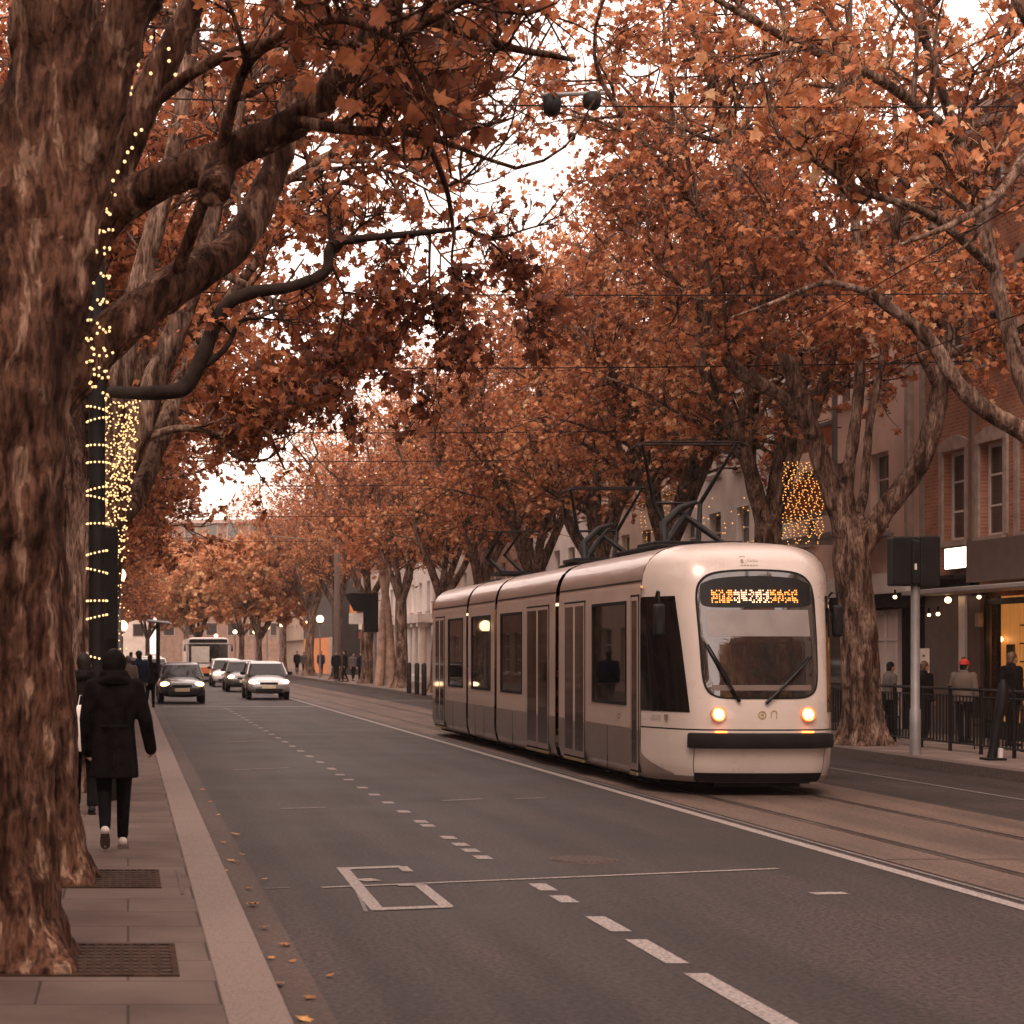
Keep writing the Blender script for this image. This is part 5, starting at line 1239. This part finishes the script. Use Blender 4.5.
    # shoes
    for i, s in enumerate((-1, 1)):
        a = np.array(ank[i]); up = a[2] > .12*k
        sm = MB(); q = Euler((R(-38) if up else 0, 0, 0)).to_matrix()
        o = lambda x, y, z: tuple(a + np.array(q @ Vector((x*k, y*k, z*k))))
        limbm(sm, [o(0, -.035, -.03), o(0, .05, -.045), o(0, .14, -.058)], [.042*k, .04*k, .034*k]); so = remesh(sm, 'shoe', M[shoes], .01, t)
        sl = MB(); sl.loft([[o(x*1.0, y, z) for x, y in ((-.035, -.08), (.035, -.08), (.045, .06), (.038, .14), (.015, .175), (-.015, .175), (-.038, .14), (-.045, .06))] for z in (-.088, -.066)]); sl.build('sole', M['taupe_panel'] if shoes == 'shoe' else M['black'], so, local=True)
    if backpack:
        q = MB(); q.ell(S(0, -.20, hz+.30), S(.15, .09, .22)); remesh(q, 'backpack', M['navy'], .02, t)
    t.location = loc; t.rotation_euler.z = rz; ORG[t] = np.array(loc, float)
    return t, [np.array(x) for x in wr]
d1 = 15.5
t, wr = person('person in a long black coat and white shoes walking away on the near pavement', ((114-128)/F*d1, d1, .15), 0, H=1.72, stride=.15, top='coat', legs='trouser', shoes='shoe', hair='hair',
       coatlen=.24, arms=((.1, .1), (.25, .75)), vox=.012, wide=1.0, lift=.10, bighead=True)
for px_, yy_, l_, tp_ in ((7.35, 25.2, 'seated tram passenger in beige behind the first large side window', 'beige_cloth'), (7.4, 32.0, 'seated tram passenger in dark coat behind the second car window', 'coat'), (7.4, 34.8, 'seated tram passenger in grey behind the third car window', 'grey_cloth')):
    person(l_, (px_, yy_, .40), R(180), H=1.7, sit=True, top=tp_, hair='hair2', vox=.025, group='tram passengers')
t2, wr2 = person('dark dressed person mostly hidden behind the second tree and the walker', ((84-128)/F*19.0, 19.0, .15), R(5), H=1.68, stride=-.14, coatlen=.12, arms=((.1, .2), (.2, .1)), vox=.016, wide=1.0)
# carrier bag held by the hidden person
p = np.array([(83-128)/F*18.8, 18.8, .15]); c = p + [-.0, -.1, .95]
bg = MB(); rs = []
for z, a, b in ((-.28, .12, .06), (-.22, .15, .08), (0, .145, .075), (.14, .12, .05), (.2, .05, .02)):
    rs.append([(c[0] + a*math.cos(q)*(1+.08*math.sin(4*q)), c[1] + b*math.sin(q), c[2]+z) for q in np.linspace(0, 2*math.pi, 18, endpoint=False)])
tt = thing('carrier_bag', 'white carrier bag hanging between the walker in black and the second tree', 'bag', c); bg.loft(rs); bg.build('bag_body', M['bag'], tt, smooth=70)
MB().tube([c + [-.05, 0, .18], c + [-.03, 0, .3], c + [.03, 0, .3], c + [.05, 0, .18]], .006, 6).build('handle', M['bag'], tt)
def at_walk(px, d, X=None): return ((px-128)/F*d, d, .15)
person('person in navy jacket and dark cap walking along the kerb ahead', at_walk(139, 50), R(10), H=1.72, stride=.12, top='navy', legs='grey_cloth', hat='black', vox=.02, backpack=True, wide=1.1)
person('person in dark clothes close to the kerb beside the black car', at_walk(150, 55), R(-15), H=1.62, stride=.15, top='coat', coatlen=.1, vox=.022)
person('person with brown hair just ahead of the walker in black', at_walk(128, 46), 0, H=1.6, stride=.12, top='beige_cloth', hair='hair2', vox=.022)
person('person in pale coat far down the near pavement', at_walk(131, 78), 0, H=1.7, stride=.1, top='grey_cloth', vox=.025, coatlen=.1)
G1 = 'group of people in dark clothes standing on the far pavement'
for px, d, rz, h, top, lab, cl in ((336, 104, 180, 1.75, 'coat', 'person in black coat, left of the group under the dark post', .2), (345, 103, 90, 1.8, 'coat', 'tall person in black, second of the group past the dark post', .1),
     (353, 106, 200, 1.65, 'grey_cloth', 'person in grey jacket in the middle of the far group', 0), (361, 102, 150, 1.7, 'navy', 'person in navy jacket under the black wedge sign board', 0),
     (369, 104, 170, 1.65, 'coat', 'person in black at the right of the group, below the sign board', .15), (383, 96, 160, 1.8, 'coat', 'person in black bending forward beside the twin pale trunks', .1),
     (297, 140, 180, 1.75, 'coat', 'person in dark coat far away behind the silver car', .1), (304, 138, 180, 1.7, 'grey_cloth', 'person in grey far away behind the silver car', .1), (321, 128, 180, 1.75, 'navy', 'person in navy far away in front of the orange shop', .0)):
    y = d; x = (px-128)/F*y
    person(lab, (x, y, .15), R(rz), H=h, stride=.05 if 'stand' in lab else .12, top=top, coatlen=cl, vox=.028)
# terrace people behind the railing
G2 = 'people on the terrace behind the black railing'
person('person with red hat and beige jacket seen from behind beyond the railing', (15.6, 33.6, .15), R(-60), H=1.55, top='beige_cloth', hat='red_cloth', vox=.016, wide=1.2, coatlen=0)
person('person with light brown hair in dark jacket left of the red hat', (15.3, 34.6, .15), R(-80), H=1.52, top='coat', hair='hair2', vox=.016, wide=1.1)
person('person in grey jacket leaning behind the grey sign pole', (15.2, 35.9, .15), R(-90), H=1.5, top='grey_cloth', vox=.018, wide=1.1)
person('person in black turned to the lit shop window at the right edge', (15.9, 32.4, .15), R(-80), H=1.7, top='coat', hair='hair2', vox=.018, wide=1.1)

# ---------------------------------------------------------------- street furniture
# sign box on grey pole
x0, d = 12.99, 29.7
t = thing('signal_board', 'large black sign box seen from the back on a slim grey pole', 'sign', (x0, d, .15))
MB().tube([(x0, d, .15), (x0, d, .9), (x0, d, .92), (x0, d, 3.0)], [.085, .085, .07, .07], 16).build('pole', M['grey_metal'], t, smooth=40)
mb = MB(); mb.box(x0-.40, x0-.02, d-.12, d+.18, 2.94, 3.75); mb.box(x0-.0, x0+.33, d-.20, d+.1, 2.92, 3.76); mb.box(x0-.12, x0+.08, d-.17, d+.2, 2.96, 3.7)
mb.build('housing', M['black'], t, bevel=.03); MB().box(x0-.09, x0-.06, d-.20, d-.172, 3.2, 3.3).build('status_light', M['frame'], t)
# railing
t = thing('railing', 'black iron railing along the far pavement terrace', 'railing', (14.15, 27, .15))
mb = MB(); y0, y1 = 26.5, 36.6
mb.tube([(14.15, y0, 1.22), (14.15, y1, 1.22)], .025, 8); mb.tube([(14.15, y0, 1.10), (14.15, y1, 1.10)], .014, 6); mb.tube([(14.15, y0, .30), (14.15, y1, .30)], .018, 6); mb.build('rail', M['black'], t)
for i, y in enumerate(np.arange(y0, y1+.1, 1.12)):
    MB().tube([(14.15, y, .15), (14.15, y, 1.27)], .032, 8).build('post', M['black'], t)
ys = np.arange(y0+.12, y1, .125); b0 = None
for i, y in enumerate(ys):
    if b0 is None: b0 = MB().tube([(14.15, y, .28), (14.15, y, 1.12)], .014, 6).build('bar', M['black'], t); yb = y
    elif i < 98:
        c = b0.copy(); COL.objects.link(c); c.location = (0, y - yb, 0)
# black folded parasol-like bollard
t = thing('bollard', 'black leaning post with a white foot cap at the railing, right edge', 'bollard', (13.7, 28.3, .15))
MB().tube([(13.58, 28.3, .15), (13.60, 28.3, .3), (13.68, 28.3, .8), (13.74, 28.3, 1.0), (13.76, 28.3, 1.28), (13.76, 28.3, 1.42)], [.08, .07, .07, .09, .085, .03], 14).build('shaft', M['black'], t, smooth=60)
MB().cyl((13.70, 28.28, .15), (13.71, 28.28, .34), .045, .04, 12).build('foot_cap', M['frame'], t)
MB().box(13.45, 13.75, 28.15, 28.45, .15, .19).build('base', M['black'], t, bevel=.01)
# menu board
t = thing('menu_board', 'narrow white notice board on the wall beside the grey pole', 'sign', (15.6, 35.2, .15)); q = P(923, 670, 36)
MB().box(q[0]-.06, q[0]+.12, 35.98, 36.02, 1.1, 1.92).build('board', M['frame'], t); mb = MB(); mb.tube([(q[0]+.03, 36.0, .15), (q[0]+.03, 36.0, 1.1)], .02, 8); mb.build('stand', M['black'], t)
mb = MB()
for k in range(6): mb.box(q[0]-.03 + .01*(k % 2), q[0]+.07 - .02*(k % 3), 35.972, 35.979, 1.25+k*.10, 1.28+k*.10+.02*(k % 2))
mb.build('printed_lines', M['grey_cloth'], t)
# terrace tables and heaters dark shapes
for i, (x, y, l) in enumerate(((15.4, 30.6, 'round black terrace table near the right edge'), (15.3, 36.6, 'black terrace table behind the tree trunk'))):
    t = thing('table', l, 'table', (x, y, .15), group='terrace tables'); MB().cyl((x, y, .86), (x, y, .89), .35, n=24).build('tabletop', M['black'], t); MB().tube([(x, y, .15), (x, y, .86)], .03, 8).build('leg', M['black'], t); MB().cyl((x, y, .15), (x, y, .18), .22, n=20).build('foot', M['black'], t)
for i, (x, y, rz, l) in enumerate(((15.0, 31.3, .3, 'black cafe chair by the railing at the right edge'), (14.8, 35.2, 2.0, 'black cafe chair behind the railing near the tree'))):
    t = thing('chair', l, 'chair', (x, y, .15), rz, 'terrace chairs'); 
    MB().box(-.2, .2, -.2, .2, .42, .45).build('seat', M['black'], t, local=True); MB().box(-.2, .2, .18, .21, .55, .9).build('backrest', M['black'], t, local=True)
    for a in (-1, 1):
        for b in (-1, 1): MB().tube([(a*.18, b*.18, 0), (a*.18, b*.18, .9 if b > 0 else .43)], .012, 6).build('leg', M['black'], t, local=True)
# wedge sign board and dark mast on the far side
d = 92; x = 11.95
t = thing('wedge_sign', 'black wedge-topped sign board on a post beyond the tram tail', 'sign', (x, d, .15))
def W2(px, py): q = P(px, py, d); return q[0], q[2]
pl = [W2(345, 594), W2(378, 593), W2(378, 632), W2(364, 632), W2(364, 612), W2(354, 611)]
MB().loft([[(a, d-.15, b) for a, b in pl], [(a, d+.15, b) for a, b in pl]]).build('board', M['black_matt'], t)
mb = MB(); a0 = W2(375, 632)[0]; mb.tube([(a0, d, .15), (a0, d, 3)], .09, 8); mb.build('post', M['grey_metal'], t)
a, b = W2(349, 613); e, f = W2(363, 624); MB().box(a, e, d-.05, d+.05, f, b).build('lower_panel', M['frame'], t)
t = thing('mast', 'tall dark brown overhead line mast on the far pavement past the tram', 'mast', (12.3, 105, .15)); xx = (337-128)/F*105
t.location = (xx, 105, .15); ORG[t] = np.array((xx, 105, .15)); MB().tube([(xx, 105, .15), (xx, 105, 9.5)], [.2, .15], 12).build('mast_pole', M['taupe_panel'], t, smooth=40); MB().tube([(xx, 105, 8.3), (xx-4, 105, 8.6)], .04, 6).build('arm', M['taupe_panel'], t)
def lamp(px, py, d, r, label, lit=True, base=.15, group='globe street lamps'):
    q = P(px, py, d); t = thing('street_lamp', label, 'street lamp', (q[0], d, base), group=group)
    MB().tube([(q[0], d, base), (q[0], d, base+.6), (q[0], d, q[2]-r)], [.09, .06, .045], 10).build('post', M['grey_metal'], t, smooth=40)
    MB().cyl((q[0], d, q[2]-r*1.2), (q[0], d, q[2]-r*.7), r*.6, r*.4, 12).build('collar', M['black'], t)
    MB().ell(q, r, 16, 10).build('globe', M['lamp_glow'] if lit else M['frame'], t, smooth=80)
lamp(386, 605, 92, .22, 'lit globe lamp in front of the pale twin trunks, right of the wedge sign')
lamp(320, 619, 118, .24, 'lit globe lamp on pale post in front of the orange shop')
lamp(308, 623, 132, .18, 'smaller lit globe lamp left of the pale post lamp')
lamp(267, 627, 150, .22, 'lit globe lamp above the silver car'); lamp(281, 625, 145, .16, 'dim globe lamp at the foot of the dark tower')
lamp(235, 632, 170, .2, 'tiny lit globe lamp above the bus'); lamp(216, 636, 185, .2, 'tiny lit globe lamp left of the bus roof')
lamp(255, 632, 160, .2, 'small lit globe lamp right of the bus'); lamp(122, 626, 70, .22, 'lit globe lamp down the near pavement, low beside the cabinet')
lamp(119, 575, 31, .12, 'glowing round globe lamp beside the black cabinet with fairy lights')
# thin black two-armed lamp post behind black car
d = 75; q = P(158, 625, d)
t = thing('street_sign_post', 'slim black post with a crossarm behind the black car', 'post', (q[0], d, 0)); MB().tube([(q[0], d, 0), (q[0], d, 3.1)], .09, 10).build('post', M['black'], t); MB().tube([(q[0]-.45, d, 3.15), (q[0]+.5, d, 3.05)], .07, 8).build('crossarm', M['grey_metal'], t)
# white gate posts / bin shapes on far pavement near tram tail
for i, px in enumerate((409, 417, 424)):
    d = 74 - i*2; q = P(px, 690, d); t = thing('bollard', ('slim black bollard on the far pavement, left of three by the tram tail', 'slim black bollard on the far pavement, middle of three by the tram tail', 'slim black bollard on the far pavement, right of three by the tram tail')[i], 'bollard', (q[0], d, .15), group='bollards by the tram tail')
    MB().tube([(q[0], d, .15), (q[0], d, 1.35), (q[0], d, 1.42)], [.10, .10, .05], 10).build('shaft', M['black'], t, smooth=40)
# twin pale trunks (small street tree)
d = 90; t = thing('street_tree', 'small street tree with two pale slender trunks beside the globe lamp', 'tree', (13.0, d, .15))
q = lambda x, y: P(x, y, d)
mb = MB(); mb.tube([q(391, 689), q(390, 640), q(386, 600), q(380, 560)], [.28, .22, .2, .15], 10); mb.tube([q(379, 686), q(382, 640), q(383, 610), q(390, 560)], [.24, .2, .18, .14], 10); mb.v = [tuple(v) for v in mb.v]
mb.build('trunk', mat('pale_bark', (.34, .22, .16), .8, var=.3, scale=3), t, smooth=60)
g = np.random.default_rng(3); pts = g.normal(size=(900, 3)) * [1.1, 1.1, .8] + P(386, 535, d) - np.array([13.0, d, .15]); leaf_mesh('crown', pts, .26, M['leaf'], True, .4, g, t)

# black pole and cabinet on the left pavement
d = 20.0; xp = (97-128)/F*d
t = thing('signal_pole', 'black pole wrapped with rings of lights, behind the walker in black', 'pole', (xp, d, .15))
MB().tube([(xp, d, .15), (xp, d, 1.0), (xp, d, 6.6)], [.115, .095, .09], 16).build('shaft', M['black'], t, smooth=40)
ring0 = None
rings = [(px, 'ring') for px in (446, 489, 498, 524, 553, 571, 601, 617, 658, 463, 420, 409)]
for i, (py, _) in enumerate(rings):
    z = P(0, py, d)[2]; m = MB(); tilt = .03*math.sin(i*2.1)
    m.tube([(xp + .105*math.cos(a), d + .105*math.sin(a), z + tilt*math.cos(a)) for a in np.linspace(0, 2*math.pi, 20)], .006, 5, False); ro = m.build('light_ring', M['black'], t)
    b = MB()
    for a in np.linspace(-math.pi*.98, -.02, 8): b.ell((xp + .112*math.cos(a), d + .112*math.sin(a), z + tilt*math.cos(a)), .013, 8, 6)
    b.build('bulbs', M['bulb'], ro)
t = thing('signal_cabinet', 'tall black box mounted behind the lit pole on the near pavement', 'cabinet', ((111-128)/F*20.6, 20.6, .15)); xc = (110.5-128)/F*20.6
mb = MB(); mb.box(xc-.17, xc+.085, 20.5, 20.8, .85, 3.28); mb.build('housing', M['black'], t, bevel=.02); MB().tube([(xc, 20.65, .15), (xc, 20.65, .86)], .08, 10).build('post', M['black'], t)
MB().box(xc-.15, xc+.065, 20.48, 20.499, 1.0, 2.0).build('door', M['black_matt'], t)
# notice panel low left behind the walker
t = thing('notice_panel', 'small white lined notice behind the walker, next to the trunk', 'sign', (-.55, 24, .15)); q = P(91, 678, 21.5)
MB().box(q[0]-.06, q[0]+.06, 21.5, 21.53, 1.3, 1.85).build('panel', M['frame'], t); mb = MB()
for k in range(7): mb.box(q[0]-.05, q[0]+.05, 21.488, 21.498, 1.33+k*.07, 1.355+k*.07)
mb.build('printed_lines', M['navy'], t); MB().tube([(q[0], 21.52, .15), (q[0], 21.52, 1.3)], .02, 8).build('stand', M['black'], t)

# ---------------------------------------------------------------- fairy lights
BME = {}
def fairy(name, label, pts, wirepts=None, r=.013, group=None, mats='bulb'):
    bulb_me = BME.get(mats)
    pts = [np.array(p) for p in pts]; t = thing(name, label, 'fairy lights', pts[0], group=group)
    if wirepts:
        m = MB()
        for w in wirepts: m.tube(w, .004, 4, False)
        m.build('wire', M['wire'], t)
    order = sorted(range(len(pts)), key=lambda i: pts[i][1]); near = order[:100]
    if bulb_me is None:
        m = MB(); m.ell((0, 0, 0), 1.0, 8, 6); o = m.build('bulb', M[mats], None); bulb_me = BME[mats] = o.data; bpy.data.objects.remove(o)
    for i in near:
        o = bpy.data.objects.new('bulb', bulb_me); link(o, t); o.location = pts[i] - pts[0]; o.scale = (r, r, r)
    if len(order) > 100:
        m = MB()
        for i in order[100:]: m.ell(pts[i], r, 6, 4)
        o = m.build('bulb', M[mats], t); o['kind'] = 'stuff'
    return t
g = np.random.default_rng(9)
# strand hanging in front of the second tree limbs: follows photo column x 88-110
def helix(path, rad, turns, n, jit=.01):
    path = [np.array(p, float) for p in path]; cum = np.linspace(0, 1, len(path)); pa = np.array(path); out = []
    for i in range(n):
        s = i/(n-1); c = np.array([np.interp(s, cum, pa[:, k]) for k in range(3)]); r = np.interp(s, np.linspace(0, 1, len(rad)), rad); a = s*turns*2*math.pi
        out.append(c + np.array([r*math.cos(a), r*math.sin(a), 0]) + g.normal(size=3)*jit)
    return out
pts = helix([P(99, 395, 13.0), P(98, 330, 13.0), P(97, 250, 12.98), P(104, 195, 12.95)], [.06, .075, .085, .07], 9, 96, .014)
fairy('fairy_lights', 'string of warm bulbs wound up the dark stem right of the nearest trunk', pts, [pts], .0105)
pts = [P(*a, 12.95) + g.normal(size=3)*.01 for a in ((108, 195), (104, 185), (112, 180), (118, 172), (124, 162), (127, 150), (131, 148), (138, 132), (145, 130), (110, 137), (109, 123), (110, 112), (114, 98), (130, 96), (129, 87), (137, 62), (150, 71), (152, 38), (169, 61), (169, 50), (174, 74))]
fairy('fairy_lights', 'sparse warm bulbs scattered up the second tree\'s fork near the top left', pts, None, .0125)
# dense net round the third tree's lower limbs
pts = []
pa = [(P(119, 560, 21.6), P(117, 505, 21.6), P(116, 450, 21.6), P(113, 395, 21.6)), (P(120, 500, 21.5), P(126, 450, 21.5), P(134, 400, 21.5))]
for k, path in enumerate(pa):
    pts += helix(path, [.05, .13, .15, .13] if k == 0 else [.12, .11, .05], 16 if k == 0 else 10, 320 if k == 0 else 180, .02)
fairy('fairy_lights', 'dense net of warm bulbs round the third tree beside the black pole', pts, [pts[::3]], .011)
pts = helix([P(119, 650, 21.3), P(118, 600, 21.3), P(119, 560, 21.3)], [.06, .06, .06], 5, 46, .03)
fairy('fairy_lights', 'trailing bulbs hanging down past the globe lamp', pts, None, .009)
# curtain on the far side
pts = []; wires = []
for k in range(14):
    x = 784 + k*2.9; col = [P(x + math.sin(j*.9+k*2)*1.4 + g.uniform(-.7, .7), 463 + j*2.9 + g.uniform(-1.2, 1.2), 36.2 + .25*math.sin(k*1.3)) for j in range(int(27 + 3*math.sin(k*1.7)))]; pts += col; wires.append(col)
fairy('light_curtain', 'golden light curtain hanging between the trunks above the tram nose', pts, wires, .012, mats='bulb_amber')
pts = []; wires = []
for k in range(12):
    x = 642 + k*3.4; col = [P(x + math.sin(j*.6+k)*1.2, 486 + j*4.2 + g.uniform(-1.4, 1.4), 56) for j in range(int(12 + 3*math.sin(k*2.2)))]; pts += col; wires.append(col)
fairy('light_curtain', 'amber light curtain on the facade behind the large pantograph', pts, wires, .017, mats='bulb_amber')
pts = [P(x, y, 48) for x, y in zip(g.uniform(690, 770, 40), g.uniform(495, 545, 40))]
fairy('fairy_lights', 'loose amber bulbs in the branches right of the large pantograph', pts, None, .018, mats='bulb_amber')

# ---------------------------------------------------------------- overhead lines
def sag(a, b, s, n=14): a, b = np.array(a, float), np.array(b, float); return [a + (b-a)*k/n - np.array([0, 0, 4*s*(k/n)*(1-k/n)]) for k in range(n+1)]
for i, (y, z, s) in enumerate(((20, 8.3, .25), (25.6, 7.15, .15), (33, 7.3, .2), (41.7, 7.1, .15), (49, 7.2, .15), (58, 7.4, .2), (70, 7.3, .2), (86, 7.3, .2))):
    w = sag((-7.4, y, z), (17, y + 1.2, z + .1), s); o = MB().tube(w, .010 if y < 30 else .013, 5, False).build('span_wire', M['wire'])
    tag(o, ('span wire across the street carrying the pair of dark lamps', 'nearest plain span wire over the road', 'second plain span wire over the road', 'third plain span wire over the road', 'fourth plain span wire over the road', 'fifth plain span wire, beyond the tram middle', 'sixth plain span wire, beyond the tram tail', 'farthest span wire over the road')[i], 'overhead wire', 'span wires across the street')
o = MB().tube([(8.1, -30, 4.92), (8.1, 60, 4.92), (8.1, 200, 4.92)], .006, 5, False).build('contact_wire', M['wire']); tag(o, 'contact wire running along above the tram', 'overhead wire')
o = MB().tube([(8.1, -30, 6.0)] + [(8.1, y, 5.55 + .5*abs(math.sin((y-25)/30*math.pi))) for y in range(-20, 200, 5)], .006, 5, False).build('carrier_wire', M['wire']); tag(o, 'sagging carrier wire above the contact wire', 'overhead wire')
def hang(px, py, d, ztop, label, r=.075, h=.16):
    q = P(px, py, d); t = thing('hanging_lamp', label, 'lamp', q, group='dark lamps hung from span wires')
    MB().tube([q + [0, 0, h*.5], q + [0, 0, h*.3], q, q + [0, 0, -h*.35], q + [0, 0, -h*.5]], [r*.6, r, r*1.05, r*.9, r*.4], 14).build('shade', M['black'], t, smooth=60); MB().tube([q + [0, 0, h*.5], [q[0], q[1], ztop]], .012, 6).build('hanger', M['black'], t)
hang(552, 105, 20.3, 8.15, 'dark drum lamp hanging high over the road, left one of the pair', .10, .25); hang(592, 101, 20.3, 8.15, 'dark drum lamp hanging high over the road, right one of the pair', .10, .2)
a = P(541, 95, 20.3); b = P(604, 93, 20.3); o = MB().tube([a, b], .025, 8).build('lamp_bar', M['grey_metal']); tag(o, 'short horizontal bar joining the two dark drum lamps', 'bar')
hang(572, 137, 20.6, 7.7, 'small dark weight hanging below the lamp pair', .04, .09)
hang(1000, 314, 25.9, 7.1, 'dark bowl lamp hanging among the branches at the right edge', .14, .14)

# ---------------------------------------------------------------- haze: the damp autumn air down the street
hz = bpy.data.materials.new('air'); hz.use_nodes = True; ht = hz.node_tree; ht.nodes.remove(ht.nodes['Principled BSDF'])
pv = ht.nodes.new('ShaderNodeVolumePrincipled'); pv.inputs['Color'].default_value = (.95, .88, .84, 1); pv.inputs['Density'].default_value = .00030; pv.inputs['Anisotropy'].default_value = .2
ht.links.new(pv.outputs[0], ht.nodes['Material Output'].inputs['Volume'])
tag(MB().box(-910, 910, -310, 1810, -1.1, 40).build('haze', hz), kind='stuff')
